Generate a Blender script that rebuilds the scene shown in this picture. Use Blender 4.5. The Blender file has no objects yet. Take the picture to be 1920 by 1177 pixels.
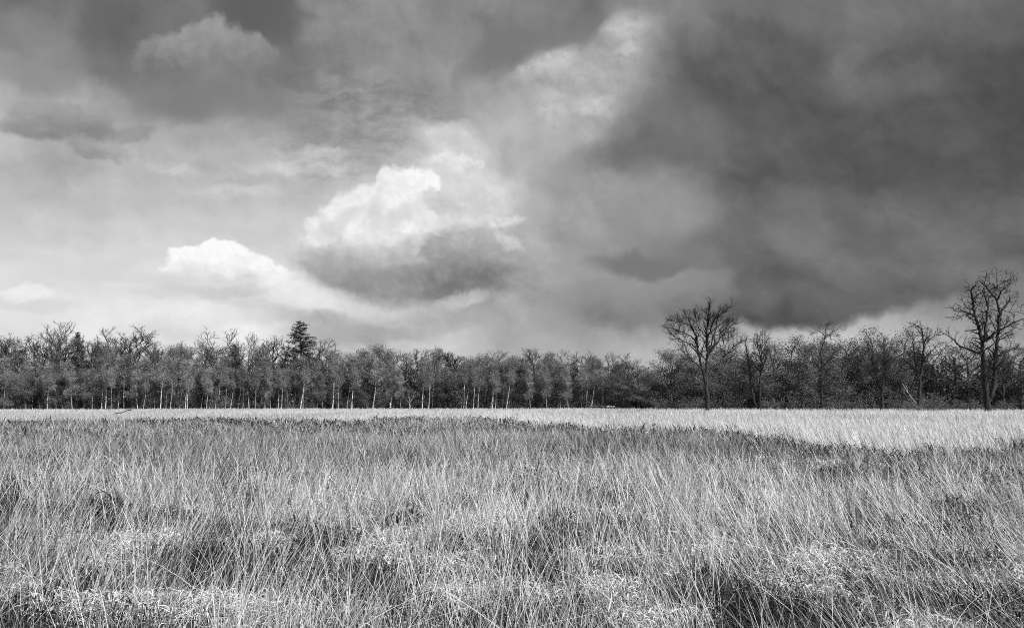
import bpy, math, random
import numpy as np
from math import radians, pi, sin, cos, atan2, asin, sqrt

C = bpy.context.scene.collection
scene = bpy.context.scene

# ---------------------------------------------------------------- camera
FPX, HX, HY, EYE = 1480.0, 960.0, 757.0, 1.7     # focal length in photo pixels, horizon, eye height

def at(x, y, Y):
    """photo pixel at depth Y -> world point"""
    return ((x - HX) / FPX * Y, Y, EYE + (HY - y) / FPX * Y)

cam_data = bpy.data.cameras.new('camera')
cam = bpy.data.objects.new('camera', cam_data)
C.objects.link(cam)
cam.location = (0, 0, EYE)
cam.rotation_euler = (radians(90), 0, 0)
cam_data.sensor_width = 36.0
cam_data.lens = 36.0 * FPX / 1920.0
cam_data.shift_y = (HY - 588.5) / 1920.0
cam_data.clip_start = 0.05
cam_data.clip_end = 6000
scene.camera = cam

scene.view_settings.view_transform = 'Standard'
scene.view_settings.look = 'None'
scene.view_settings.exposure = 0.0
scene.view_settings.gamma = 1.0
scene.view_settings.use_curve_mapping = False
cy = scene.cycles
cy.max_bounces = 4
cy.diffuse_bounces = 2
cy.glossy_bounces = 1
cy.transmission_bounces = 2
cy.transparent_max_bounces = 4
cy.caustics_reflective = False
cy.caustics_refractive = False
cy.use_denoising = False
cy.filter_width = 1.0          # crisp, as the photograph is
cy.use_adaptive_sampling = True
cy.adaptive_threshold = 0.01

SUN_EL, SUN_AZ = radians(40), radians(128)       # azimuth clockwise from +Y: behind the right shoulder

# ---------------------------------------------------------------- sky
world = bpy.data.worlds.new('World')
scene.world = world
world.use_nodes = True
nt = world.node_tree
nt.nodes.clear()
N, L = nt.nodes, nt.links

def node(kind, **kw):
    n = N.new(kind)
    for k, v in kw.items():
        setattr(n, k, v)
    return n

def put(sock, v):
    if hasattr(v, 'is_linked') or isinstance(v, bpy.types.NodeSocket):
        L.new(v, sock)
    else:
        sock.default_value = v

def M(op, a, b=None, c=None, clamp=False):
    n = node('ShaderNodeMath', operation=op, use_clamp=clamp)
    put(n.inputs[0], a)
    if b is not None:
        put(n.inputs[1], b)
    if c is not None:
        put(n.inputs[2], c)
    return n.outputs[0]

def sstep(v, lo, hi, a=0.0, b=1.0):
    n = node('ShaderNodeMapRange', interpolation_type='SMOOTHSTEP')
    put(n.inputs[0], v)
    for k, q in zip((1, 2, 3, 4), (lo, hi, a, b)):
        put(n.inputs[k], q)
    return n.outputs[0]

def mixf(f, a, b):
    n = node('ShaderNodeMix', data_type='FLOAT')
    put(n.inputs[0], f); put(n.inputs[2], a); put(n.inputs[3], b)
    return n.outputs[0]

def noise(vec, scale, detail=6, rough=0.55, dist=0.0, lac=2.0, color=False, kind='FBM'):
    n = node('ShaderNodeTexNoise', noise_dimensions='3D')
    L.new(vec, n.inputs['Vector'])
    n.inputs['Scale'].default_value = scale
    n.inputs['Detail'].default_value = detail
    n.inputs['Roughness'].default_value = rough
    n.inputs['Lacunarity'].default_value = lac
    n.inputs['Distortion'].default_value = dist
    return n.outputs['Color' if color else 'Fac']

def vmath(op, a, b=None, s=None):
    n = node('ShaderNodeVectorMath', operation=op)
    put(n.inputs[0], a)
    if b is not None:
        put(n.inputs[1], b)
    if s is not None:
        put(n.inputs['Scale'], s)
    return n.outputs['Value'] if op in ('LENGTH', 'DOT_PRODUCT') else n.outputs[0]

def comb(x, y, z=0.0):
    n = node('ShaderNodeCombineXYZ')
    put(n.inputs[0], x); put(n.inputs[1], y); put(n.inputs[2], z)
    return n.outputs[0]

# sky directions: azimuth and elevation in radians, times 1480, so one unit is about one photo pixel near the horizon
K = FPX
def az_of(x): return math.atan((x - HX) / FPX) * K
def uv(x, y):
    u = (x - HX) / FPX; v = (HY - y) / FPX
    return (math.atan(u) * K, math.atan(v) * K)

tc = node('ShaderNodeTexCoord')
dirv = vmath('NORMALIZE', tc.outputs['Generated'])
sp = node('ShaderNodeSeparateXYZ'); L.new(dirv, sp.inputs[0])
AZ = M('MULTIPLY', M('ARCTAN2', sp.outputs[0], sp.outputs[1]), K)
# height angle measured towards the north, levelling out to the sides
HYP = M('SQRT', M('MULTIPLY_ADD', sp.outputs[0], sp.outputs[0], M('MULTIPLY', sp.outputs[1], sp.outputs[1])))
EL = M('MULTIPLY', M('ARCTAN2', sp.outputs[2], M('MAXIMUM', sp.outputs[1], M('MULTIPLY', HYP, 0.75))), K)
P0 = comb(AZ, EL)

def warp(vec, scale, amount, detail=4, rough=0.55):
    c = noise(vec, scale, detail, rough, color=True)
    d = vmath('SUBTRACT', c, (0.5, 0.5, 0.5))
    n = node('ShaderNodeVectorMath', operation='MULTIPLY_ADD')
    L.new(d, n.inputs[0]); n.inputs[1].default_value = (amount, amount, 0); L.new(vec, n.inputs[2])
    return n.outputs[0]

PW = warp(P0, 0.007, 95, 4, 0.58)            # big soft billows
PF = warp(P0, 0.020, 44, 4, 0.58)            # crisp cauliflower edges
spw = node('ShaderNodeSeparateXYZ'); L.new(PW, spw.inputs[0])

def grid(cols, rows, vals, U, V):
    """tones measured on a coarse grid of sky directions, read smoothly between"""
    us = [az_of(x) for x in cols]
    u0, u1 = us[0] - 1, us[-1] + 1
    fac = M('DIVIDE', M('SUBTRACT', U, u0), u1 - u0, clamp=True)
    acc = None
    for k, r in enumerate(vals):
        n = node('ShaderNodeValToRGB')
        cr = n.color_ramp
        cr.interpolation = 'EASE'
        cr.elements[0].position = (us[0] - u0) / (u1 - u0)
        cr.elements[1].position = (us[-1] - u0) / (u1 - u0)
        for u in us[1:-1]:
            cr.elements.new((u - u0) / (u1 - u0))
        for e, t in zip(cr.elements, r):
            e.color = (t / 255, t / 255, t / 255, 1)
        L.new(fac if acc is None else M('MULTIPLY_ADD', acc, 1e-7, fac), n.inputs[0])
        if acc is None:
            acc = n.outputs[0]
            continue
        va, vb = HY - rows[k - 1], HY - rows[k]
        va, vb = (math.atan(v / FPX) * K for v in (va, vb))
        acc = mixf(sstep(M('MULTIPLY_ADD', acc, 1e-6, V), va, vb), acc, n.outputs[0])
    return acc

cols = [0, 120, 240, 360, 480, 600, 720, 840, 960, 1080, 1200, 1320, 1440, 1560, 1680, 1800, 1920]
rows = [690, 600, 540, 480, 420, 360, 300, 240, 180, 120, 60, 0]
vals = [
 [226, 228, 228, 228, 222, 200, 196, 196, 178, 180, 195, 200, 205, 205, 198, 190, 175],
 [224, 227, 229, 228, 222, 188, 182, 184, 170, 168, 176, 188, 192, 194, 186, 176, 158],
 [220, 222, 226, 226, 222, 222, 205, 186, 168, 160, 175, 190, 195, 190, 180, 160, 130],
 [214, 216, 214, 216, 214, 208, 196, 186, 168, 158, 150, 150, 140, 140, 130, 125, 118],
 [198, 200, 205, 206, 200, 196, 196, 192, 176, 156, 150, 140, 125, 120, 115, 110, 108],
 [186, 190, 190, 190, 186, 176, 188, 205, 186, 160, 148, 125, 105, 105, 104, 102, 98],
 [176, 172, 178, 180, 182, 172, 174, 188, 182, 164, 130, 106, 98, 97, 95, 92, 88],
 [178, 172, 172, 170, 156, 150, 154, 164, 178, 176, 130, 108, 100, 96, 96, 90, 84],
 [172, 172, 160, 135, 130, 134, 144, 146, 160, 178, 150, 106, 98, 94, 96, 90, 86],
 [142, 134, 118, 124, 118, 132, 146, 142, 128, 168, 160, 108, 95, 94, 98, 95, 92],
 [122, 124, 104, 108, 92, 126, 140, 138, 120, 128, 150, 114, 100, 106, 110, 106, 100],
 [110, 114, 106, 112, 92, 112, 138, 134, 130, 122, 134, 132, 118, 114, 112, 108, 100]]
base = grid(cols, rows, vals, spw.outputs[0], spw.outputs[1])

# cloud texture, embossed by the light from the upper right
def emboss(vec, scale, detail, rough, shift):
    a = noise(vec, scale, detail, rough)
    b = noise(vmath('ADD', vec, shift), scale, detail, rough)
    return M('SUBTRACT', a, b), a
e1, n1 = emboss(PW, 0.0095, 5, 0.50, (16, 24, 0))
e2, n2 = emboss(PF, 0.035, 4, 0.6, (4, 7, 0))
vo = node('ShaderNodeTexVoronoi', voronoi_dimensions='2D', feature='SMOOTH_F1', normalize=True)
L.new(PF, vo.inputs['Vector'])
for k, v in (('Scale', 0.030), ('Detail', 1.6), ('Roughness', 0.5), ('Lacunarity', 2.2), ('Smoothness', 0.6)):
    vo.inputs[k].default_value = v
PUFF = M('SUBTRACT', vo.outputs['Distance'], 0.35)       # rounded cauliflower heads
amp = sstep(M('ABSOLUTE', M('SUBTRACT', base, 0.6)), 0.0, 0.3, 1.0, 0.55)
tone = M('MULTIPLY_ADD', M('SUBTRACT', n1, 0.5), M('MULTIPLY', amp, 0.20), base)
tone = M('MULTIPLY_ADD', e1, M('MULTIPLY', amp, 0.13), tone)
tone = M('MULTIPLY_ADD', e2, M('MULTIPLY', amp, 0.035), tone)

def after(vec, prev):
    n = node('ShaderNodeVectorMath', operation='MULTIPLY_ADD')
    L.new(prev, n.inputs[0]); n.inputs[1].default_value = (1e-7, 1e-7, 0); L.new(vec, n.inputs[2])
    return n.outputs[0]

TILTS = (-30, -15, 0, 15, 30)
turned = {}
def turn(vec, t):
    """sky coordinates turned by a few fixed angles, shared by all clouds"""
    k = (vec.node.name, vec.name, t)
    if t == 0:
        return vec
    if k not in turned:
        m = node('ShaderNodeMapping', vector_type='POINT')
        m.inputs['Rotation'].default_value = (0, 0, radians(-t))
        L.new(vec, m.inputs['Vector'])
        turned[k] = m.outputs[0]
    return turned[k]

def field(blobs, vec, prev):
    """smallest normalised distance to a set of ellipses (x, y, rx, ry, tilt) in sky directions"""
    f, used = None, {}
    for x, y, a, b, *t in blobs:
        t = min(TILTS, key=lambda q: abs(q - (t[0] if t else 0)))
        if t not in used:
            used[t] = after(turn(vec, t), prev)
        u, v = uv(x, y)
        c, s = cos(radians(-t)), sin(radians(-t))
        u, v = c * u - s * v, s * u + c * v
        n = node('ShaderNodeVectorMath', operation='MULTIPLY_ADD')
        L.new(used[t], n.inputs[0]); n.inputs[1].default_value = (1 / a, 1 / b, 0); n.inputs[2].default_value = (-u / a, -v / b, 0)
        d = vmath('LENGTH', n.outputs[0])
        if f is None:
            f = d
        else:
            n = node('ShaderNodeMath', operation='SMOOTH_MIN')
            L.new(f, n.inputs[0]); L.new(d, n.inputs[1]); n.inputs[2].default_value = 0.15
            f = n.outputs[0]
    return f

def layer(tone, blobs, value, soft=0.1, vec=None, strength=1.0, inner=None, tex=0.0, puff=0.0):
    """lay one cloud over the sky; value is its tone, inner = (tone at the heart)"""
    # (a vanishing share of the running tone keeps the layers in order: one cloud is worked out after the other)
    f = field(blobs, PF if vec is None else vec, tone)
    if puff:
        f = M('MULTIPLY_ADD', PUFF, puff, f)
    m = sstep(f, 1.0 + soft, 1.0 - soft, 0.0, strength)
    v = value / 255 if not isinstance(value, bpy.types.NodeSocket) else value
    if inner is not None:
        v = sstep(f, 1.0, 0.25, value / 255, inner / 255)
    if puff:
        v = M('MULTIPLY_ADD', PUFF, -0.22 * puff, v)
    if tex:
        v = M('MULTIPLY_ADD', e2, tex, v)
        v = M('MULTIPLY_ADD', M('SUBTRACT', n2, 0.5), tex * 0.7, v)
        v = M('MULTIPLY_ADD', e1, 0.16, v)
    return mixf(m, tone, v)

spf = node('ShaderNodeSeparateXYZ'); L.new(PF, spf.inputs[0])
def vgrad(y0, t0, y1, t1):
    """tone falling between two elevations"""
    return sstep(M('MULTIPLY_ADD', tone, 1e-6, spf.outputs[1]), uv(0, y0)[1], uv(0, y1)[1], t0 / 255, t1 / 255)

# open sky between the clouds at the upper left, taken from the Sky Texture
sky = node('ShaderNodeTexSky', sky_type='NISHITA', sun_disc=False)
sky.sun_elevation = SUN_EL
sky.sun_rotation = SUN_AZ
bw = node('ShaderNodeRGBToBW'); L.new(sky.outputs[0], bw.inputs[0])
clear = M('POWER', M('MULTIPLY', bw.outputs[0], 0.06), 1 / 2.2)
clear = M('MINIMUM', clear, 0.41)
gap = field([(475, 20, 60, 70), (520, 60, 34, 50), (185, 45, 30, 50, -30), (535, 110, 26, 40)], PF, tone)
tone = mixf(sstep(gap, 1.6, 0.4, 0, 0.75), tone, clear)

# upper left: grey puffs against the open sky, dark underside
tone = layer(tone, [(400, 150, 140, 45, 8), (330, 115, 70, 60)], 130, 0.8, PW, 0.5)
tone = layer(tone, [(398, 74, 40, 34), (365, 80, 34, 24), (425, 92, 42, 40), (310, 100, 46, 30), (280, 110, 30, 24), (470, 102, 40, 28)], vgrad(160, 120, 45, 152), 0.22, PF, 0.9, tex=0.08, puff=0.45)
tone = layer(tone, [(398, 62, 30, 18), (420, 78, 30, 22)], vgrad(110, 130, 40, 152), 0.22, PF, 0.6, tex=0.06, puff=0.3)
tone = layer(tone, [(640, 70, 70, 46), (620, 15, 60, 22, -20), (690, 50, 60, 60)], vgrad(120, 132, 30, 142), 0.30, PF, 0.7, tex=0.06, puff=0.3)
tone = layer(tone, [(410, 150, 150, 30, 8), (320, 140, 60, 30)], 128, 0.9, PF, 0.6, tex=0.06)
tone = layer(tone, [(330, 175, 90, 22, -20), (450, 185, 110, 24, -8)], 126, 0.7, PW, 0.5)
tone = layer(tone, [(80, 75, 60, 26, -25), (50, 130, 110, 20, -22)], 148, 0.6, PW, 0.5)
# small dark cloud with a tail, left
tone = layer(tone, [(90, 232, 68, 30), (60, 216, 36, 22), (120, 216, 40, 20), (150, 240, 55, 22, -12), (180, 228, 28, 16)], vgrad(268, 134, 200, 158), 0.20, None, 0.95, tex=0.06)
tone = layer(tone, [(225, 262, 50, 12, 8), (252, 252, 28, 10, 18), (185, 278, 50, 14, -12)], 148, 0.3, None, 0.8, tex=0.05)
# wisps, left of centre
tone = layer(tone, [(440, 358, 70, 11, -6), (330, 318, 40, 9, -20), (560, 315, 85, 14, -4), (600, 290, 60, 10, -6)], 206, 0.6, PF, 0.65, tex=0.10)
tone = layer(tone, [(430, 322, 90, 8, -8), (500, 338, 100, 7, -3), (240, 285, 80, 10, -18)], 176, 0.6, PF, 0.5, tex=0.10)
# rippled high cloud, upper centre
rv = node('ShaderNodeMapping', vector_type='POINT')
rv.inputs['Rotation'].default_value = (0, 0, radians(14)); rv.inputs['Scale'].default_value = (0.42, 1.25, 1)
L.new(PF, rv.inputs['Vector'])
rip = noise(rv.outputs[0], 0.055, 4, 0.62)
ripm = sstep(field([(720, 215, 180, 75, -10), (600, 300, 120, 50, -8)], PW, tone), 1.4, 0.4)
tone = M('MULTIPLY_ADD', M('MULTIPLY', ripm, M('SUBTRACT', rip, 0.5)), 0.26, tone)
# bright torn cloud, upper centre right
tone = layer(tone, [(1020, 130, 55, 26, 8), (1060, 115, 40, 24), (1160, 90, 60, 45, 20), (1175, 50, 42, 30), (1100, 150, 80, 50), (1040, 200, 60, 40, -30), (1110, 205, 60, 26)], 172, 0.4, PW, 0.75, tex=0.12)
tone = layer(tone, [(1000, 128, 38, 14, 12), (1045, 112, 38, 18, 10), (1035, 205, 34, 26, -35), (1110, 200, 52, 16, -6), (1180, 88, 22, 10, 20), (1170, 55, 34, 16)], 196, 0.55, PF, 0.7, tex=0.16)
tone = layer(tone, [(1010, 70, 90, 20, 18), (930, 100, 70, 25, 25)], 122, 0.5, PW, 0.7)
# the high bright top behind the big cumulus
tone = layer(tone, [(870, 330, 55, 50), (850, 260, 70, 30, -12), (905, 385, 60, 60), (830, 310, 34, 40)], 213, 0.45, PW, 0.92, tex=0.10)
tone = layer(tone, [(830, 298, 20, 12), (850, 315, 22, 14, -30), (895, 312, 14, 7), (868, 308, 22, 10), (935, 415, 45, 10, 4), (950, 455, 40, 14, -40)], 226, 0.4, PF, 0.8, tex=0.2)
# big sunlit cumulus
cum = [(602, 458, 38, 46), (590, 480, 26, 34), (640, 430, 48, 46), (690, 400, 56, 52), (740, 370, 40, 52), (780, 348, 38, 30), (795, 345, 25, 24), (760, 420, 70, 52), (830, 440, 80, 36), (680, 460, 90, 45), (725, 350, 22, 36)]
tone = layer(tone, [(605, 460, 70, 60), (690, 420, 120, 90), (800, 400, 100, 90)], 214, 0.5, PW, 0.75, tex=0.06)
tone = layer(tone, cum, vgrad(490, 198, 380, 234), 0.18, None, 0.95, tex=0.10, puff=0.6)
tone = layer(tone, [(785, 345, 30, 22), (745, 372, 22, 26), (655, 425, 26, 20), (600, 448, 24, 14), (735, 430, 50, 24), (680, 450, 34, 26)], 240, 0.45, None, 0.75, tex=0.10, puff=0.6)
tone = layer(tone, [(648, 398, 30, 12, 30), (700, 372, 18, 12), (592, 440, 14, 16), (730, 345, 14, 14)], 236, 0.25, None, 0.8, tex=0.08, puff=0.5)
tone = layer(tone, [(812, 364, 22, 11, -10), (830, 388, 44, 15, -25)], 198, 0.45, None, 0.75, tex=0.1)
tone = layer(tone, [(640, 410, 50, 14, 30), (755, 400, 46, 14, 25), (700, 400, 14, 40, -15), (620, 470, 50, 16, 15)], 208, 0.7, PW, 0.65)
# its shaded belly, melting into the white above, crisp only round the right-hand head
tone = layer(tone, [(760, 515, 150, 50), (640, 500, 80, 34), (850, 510, 110, 56), (930, 520, 90, 30)], vgrad(535, 134, 445, 204), 0.45, PF, 0.92, tex=0.08, puff=0.4)
tone = layer(tone, [(880, 475, 66, 50), (850, 505, 80, 44), (935, 505, 60, 34), (825, 475, 40, 30)], vgrad(545, 122, 415, 176), 0.24, None, 0.92, tex=0.10, puff=0.6)
tone = layer(tone, [(835, 535, 80, 22), (740, 525, 100, 20), (900, 520, 90, 22), (840, 550, 44, 14)], 124, 0.45, PF, 0.8, tex=0.08, puff=0.5)
tone = layer(tone, [(775, 492, 26, 10), (610, 520, 30, 14)], 192, 0.6, None, 0.7)
tone = layer(tone, [(1010, 490, 70, 34, -20), (1000, 520, 60, 20)], 176, 0.6, PW, 0.6, tex=0.08)
# bright bank running right below it
tone = layer(tone, [(540, 545, 110, 22, -15), (640, 572, 110, 18, -10), (760, 590, 90, 14, -5)], 222, 0.7, PF, 0.75, tex=0.08)
tone = layer(tone, [(600, 600, 120, 12, -8), (520, 575, 60, 10, -12)], 196, 0.7, PF, 0.5, tex=0.06)
tone = layer(tone, [(650, 500, 74, 30, 8), (730, 518, 90, 30), (620, 488, 44, 20)], vgrad(535, 146, 465, 192), 0.35, None, 0.8, tex=0.08, puff=0.5)
# white cumulus further left
tone = layer(tone, [(380, 498, 60, 32), (355, 482, 30, 20), (430, 490, 52, 32), (470, 500, 46, 28), (510, 512, 34, 22), (335, 520, 36, 26), (440, 530, 90, 26), (432, 472, 22, 16), (400, 474, 26, 18)], vgrad(560, 196, 478, 250), 0.18, None, 0.95, tex=0.10, puff=0.65)
tone = layer(tone, [(395, 522, 50, 12, -8), (345, 512, 18, 22, 20), (460, 528, 60, 10, -6)], 218, 0.6, None, 0.6, tex=0.06, puff=0.5)
tone = layer(tone, [(430, 548, 110, 9, -5), (360, 545, 50, 8, 5)], 202, 0.6, PF, 0.7)
tone = layer(tone, [(320, 530, 60, 18, -6), (270, 545, 40, 10)], 214, 0.4, None, 0.6)
tone = layer(tone, [(420, 556, 110, 9, -6), (330, 605, 70, 22, 8), (330, 615, 40, 14)], 208, 0.7, PW, 0.55)
tone = layer(tone, [(350, 590, 50, 20), (560, 545, 70, 30, -24), (460, 620, 60, 20)], 240, 0.6, PW, 0.7, tex=0.05)
tone = layer(tone, [(50, 545, 36, 16), (60, 538, 22, 14)], 242, 0.3, None, 0.75, tex=0.06)
tone = layer(tone, [(60, 565, 70, 12), (150, 500, 160, 10, -9)], 212, 0.6, PW, 0.5)
# grey bars low in the middle
tone = layer(tone, [(690, 628, 130, 20, -3), (620, 612, 60, 16, -14), (850, 600, 120, 20, -6)], 168, 0.6, PW, 0.7, tex=0.05)
tone = layer(tone, [(845, 640, 40, 18, 30), (760, 650, 90, 12), (870, 560, 50, 14, 20)], 206, 0.5, PF, 0.65, tex=0.06)
# dark deck on the right with its ragged lower edge
deck = [(1600, 250, 330, 200), (1850, 300, 330, 260), (1500, 420, 200, 150), (1400, 270, 150, 100), (1340, 150, 90, 110), (1460, 90, 150, 110), (1250, 280, 120, 44, 10)]
spd = node('ShaderNodeSeparateXYZ'); L.new(PW, spd.inputs[0])
dg = grid([1080, 1240, 1400, 1560, 1720, 1920], [620, 540, 460, 400, 320, 240, 120, 0],
          [[130, 124, 104, 104, 112, 128], [140, 122, 106, 102, 106, 120], [150, 132, 118, 110, 106, 110], [152, 140, 108, 104, 104, 104],
           [150, 112, 93, 94, 92, 86], [130, 104, 96, 92, 94, 80], [130, 108, 92, 93, 95, 88], [128, 128, 112, 112, 110, 100]], spd.outputs[0], spd.outputs[1])
dg = M('MULTIPLY_ADD', M('SUBTRACT', n1, 0.5), 0.15, dg)
dg = M('MULTIPLY_ADD', e1, 0.09, dg)
fold, _ = emboss(PW, 0.0045, 3, 0.45, (30, 44, 0))
dg = M('MULTIPLY_ADD', fold, 0.22, dg)
dg = M('MULTIPLY_ADD', e2, 0.025, dg)
tone = layer(tone, [(1450, 480, 330, 110, 8), (1330, 420, 150, 130)], 128, 0.8, PW, 0.8)
tone = mixf(sstep(field(deck, PW, dg), 1.42, 0.62, 0.0, 0.96), tone, dg)
shelf = [(1330, 560, 90, 50), (1490, 540, 180, 76), (1640, 500, 200, 90, 15), (1290, 570, 60, 34), (1800, 470, 190, 84, 15)]
dl = M('SUBTRACT', dg, sstep(spd.outputs[1], uv(0, 540)[1], uv(0, 620)[1], 0.0, 0.05))
tone = mixf(sstep(field(shelf, PF, dl), 1.10, 0.80, 0.0, 0.96), tone, dl)
tone = layer(tone, [(1200, 585, 70, 34), (1150, 575, 70, 34), (1260, 560, 90, 50)], vgrad(612, 120, 520, 146), 0.55, PF, 0.8, tex=0.05)
tone = layer(tone, [(1200, 492, 90, 22), (1240, 500, 60, 18)], 116, 0.5, PW, 0.8)
tone = layer(tone, [(1150, 545, 90, 22), (1290, 535, 70, 18, 10)], 146, 0.6, PW, 0.5)
tone = layer(tone, [(1200, 285, 95, 22, 18), (1260, 240, 60, 60)], 112, 0.6, PW, 0.7)
tone = layer(tone, [(1160, 330, 60, 30, -35), (1240, 380, 80, 60), (1100, 300, 60, 30)], 156, 0.6, PW, 0.5)

# folds in the dark deck
for blobs, t, w in (([(1600, 40, 60, 40), (1590, 110, 30, 60, -15)], 120, 0.7), ([(1420, 62, 70, 20, -8), (1480, 110, 50, 30)], 88, 0.6), ([(1560, 285, 190, 34, 8), (1780, 200, 60, 50)], 86, 0.5), ([(1680, 145, 70, 34, 15), (1700, 70, 120, 30)], 112, 0.5),
                    ([(1580, 385, 220, 30, 4), (1420, 400, 30, 60, -30)], 112, 0.5), ([(1240, 372, 90, 50, -15), (1130, 350, 60, 40)], 154, 0.65), ([(1180, 275, 100, 24, 10), (1290, 250, 80, 40)], 112, 0.6), ([(1395, 375, 40, 34, 15)], 96, 0.5), ([(1520, 470, 240, 26, 6), (1800, 420, 120, 30)], 116, 0.5), ([(1880, 260, 60, 90)], 80, 0.4)):
    tone = layer(tone, blobs, t, 0.65, PF, w, tex=0.05)

# away from the photographed quarter of the sky: broken cloud of the same tones
back = M('MULTIPLY_ADD', M('SUBTRACT', n1, 0.5), 0.8, 0.60)
inview = M('MULTIPLY', sstep(M('ABSOLUTE', AZ), 1150, 950), sstep(EL, 1000, 780))
tone = mixf(inview, back, tone)
lum = M('POWER', M('MAXIMUM', M('MINIMUM', tone, 0.985), 0.02), 2.2)
lum = mixf(sstep(EL, -30, 0), 0.12, lum)
bgn = node('ShaderNodeBackground')
L.new(M('MULTIPLY', lum, 10.0), bgn.inputs['Color'])
bgn.inputs['Strength'].default_value = 0.1
out = node('ShaderNodeOutputWorld')
L.new(bgn.outputs[0], out.inputs['Surface'])
world.cycles.sampling_method = 'NONE'

sun_data = bpy.data.lights.new('sun', 'SUN')
sun_data.energy = 5.0
sun_data.angle = radians(0.5)
sun = bpy.data.objects.new('sun', sun_data)
C.objects.link(sun)
from mathutils import Vector, Matrix
sd = Vector((sin(SUN_AZ) * cos(SUN_EL), cos(SUN_AZ) * cos(SUN_EL), sin(SUN_EL)))
sun.rotation_euler = sd.to_track_quat('Z', 'Y').to_euler()

DENS = 1.0          # share of the grass to grow

# ---------------------------------------------------------------- helpers
def tag(o, label=None, cat=None, group=None, kind=None):
    if label: o['label'] = label
    if cat: o['category'] = cat
    if group: o['group'] = group
    if kind: o['kind'] = kind
    return o

def link(name, me, parent=None):
    o = bpy.data.objects.new(name, me)
    C.objects.link(o)
    if parent is not None:
        o.parent = parent
    return o

def mesh_from(name, verts, faces_by_size, mat, tone=None, smooth=False):
    """verts (n,3); faces_by_size: list of (m,k) index arrays"""
    me = bpy.data.meshes.new(name)
    verts = np.ascontiguousarray(verts, dtype=np.float32)
    me.vertices.add(len(verts))
    me.vertices.foreach_set('co', verts.ravel())
    faces_by_size = [f for f in faces_by_size if len(f)]
    loops = np.concatenate([f.ravel() for f in faces_by_size]).astype(np.int32)
    sizes = np.concatenate([np.full(len(f), f.shape[1], np.int32) for f in faces_by_size])
    starts = np.concatenate([[0], np.cumsum(sizes)[:-1]]).astype(np.int32)
    me.loops.add(len(loops))
    me.loops.foreach_set('vertex_index', loops)
    me.polygons.add(len(sizes))
    me.polygons.foreach_set('loop_start', starts)
    me.polygons.foreach_set('loop_total', sizes)
    if tone is not None:
        a = me.attributes.new('tone', 'FLOAT', 'POINT')
        a.data.foreach_set('value', np.ascontiguousarray(tone, dtype=np.float32))
    me.update(calc_edges=True)
    if smooth:
        me.polygons.foreach_set('use_smooth', np.ones(len(sizes), dtype=bool))
    if mat is not None:
        me.materials.append(mat)
    return me

def material(name, low, high, scale=3.0, attr=False, translucent=0.0, per_object=0.0, detail=4, stretch=None):
    """matt natural surface: tone wanders between low and high with a noise texture, or follows each blade's own tone"""
    m = bpy.data.materials.new(name)
    m.use_nodes = True
    t = m.node_tree
    t.nodes.clear()
    def nd(k, **kw):
        n = t.nodes.new(k)
        for a, b in kw.items(): setattr(n, a, b)
        return n
    ramp = nd('ShaderNodeMapRange')
    ramp.inputs[3].default_value = low; ramp.inputs[4].default_value = high
    if attr:
        a = nd('ShaderNodeAttribute', attribute_name='tone')
        t.links.new(a.outputs['Fac'], ramp.inputs[0])
    else:
        tcn = nd('ShaderNodeTexCoord')
        ns = nd('ShaderNodeTexNoise')
        src = tcn.outputs['Object']
        if stretch:
            mp = nd('ShaderNodeMapping'); mp.inputs['Scale'].default_value = stretch
            t.links.new(src, mp.inputs['Vector']); src = mp.outputs[0]
        t.links.new(src, ns.inputs['Vector'])
        ns.inputs['Scale'].default_value = scale; ns.inputs['Detail'].default_value = detail
        ramp.inputs[1].default_value = 0.32; ramp.inputs[2].default_value = 0.68
        t.links.new(ns.outputs['Fac'], ramp.inputs[0])
    col = ramp.outputs[0]
    if per_object:
        oi = nd('ShaderNodeObjectInfo')
        pr = nd('ShaderNodeMapRange'); pr.inputs[3].default_value = 1 - per_object; pr.inputs[4].default_value = 1 + per_object
        t.links.new(oi.outputs['Random'], pr.inputs[0])
        mu = nd('ShaderNodeMath', operation='MULTIPLY')
        t.links.new(col, mu.inputs[0]); t.links.new(pr.outputs[0], mu.inputs[1])
        col = mu.outputs[0]
    d = nd('ShaderNodeBsdfDiffuse')
    t.links.new(col, d.inputs['Color'])
    surf = d.outputs[0]
    if translucent:
        tr = nd('ShaderNodeBsdfTranslucent'); t.links.new(col, tr.inputs['Color'])
        mx = nd('ShaderNodeMixShader'); mx.inputs[0].default_value = translucent
        t.links.new(surf, mx.inputs[1]); t.links.new(tr.outputs[0], mx.inputs[2])
        surf = mx.outputs[0]
    o = nd('ShaderNodeOutputMaterial')
    t.links.new(surf, o.inputs['Surface'])
    return m

def vnoise(x, y, seed=0):
    """smooth value noise in the plane, 0..1"""
    xi, yi = np.floor(x).astype(np.int64), np.floor(y).astype(np.int64)
    fx, fy = x - xi, y - yi
    fx, fy = fx * fx * (3 - 2 * fx), fy * fy * (3 - 2 * fy)
    def h(a, b):
        n = (a * 374761393 + b * 668265263 + seed * 974711) & 0x7fffffff
        n = (n ^ (n >> 13)) * 1274126177 & 0x7fffffff
        return ((n ^ (n >> 16)) & 0xffff) / 65535.0
    return (h(xi, yi) * (1 - fx) + h(xi + 1, yi) * fx) * (1 - fy) + (h(xi, yi + 1) * (1 - fx) + h(xi + 1, yi + 1) * fx) * fy

def fbm(x, y, seed=0, oct=3):
    s, a, t = 0, 1.0, 0
    for k in range(oct):
        s = s + a * vnoise(x * 2 ** k + 17.3 * k, y * 2 ** k - 9.1 * k, seed + k); t += a; a *= 0.5
    return s / t

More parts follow.
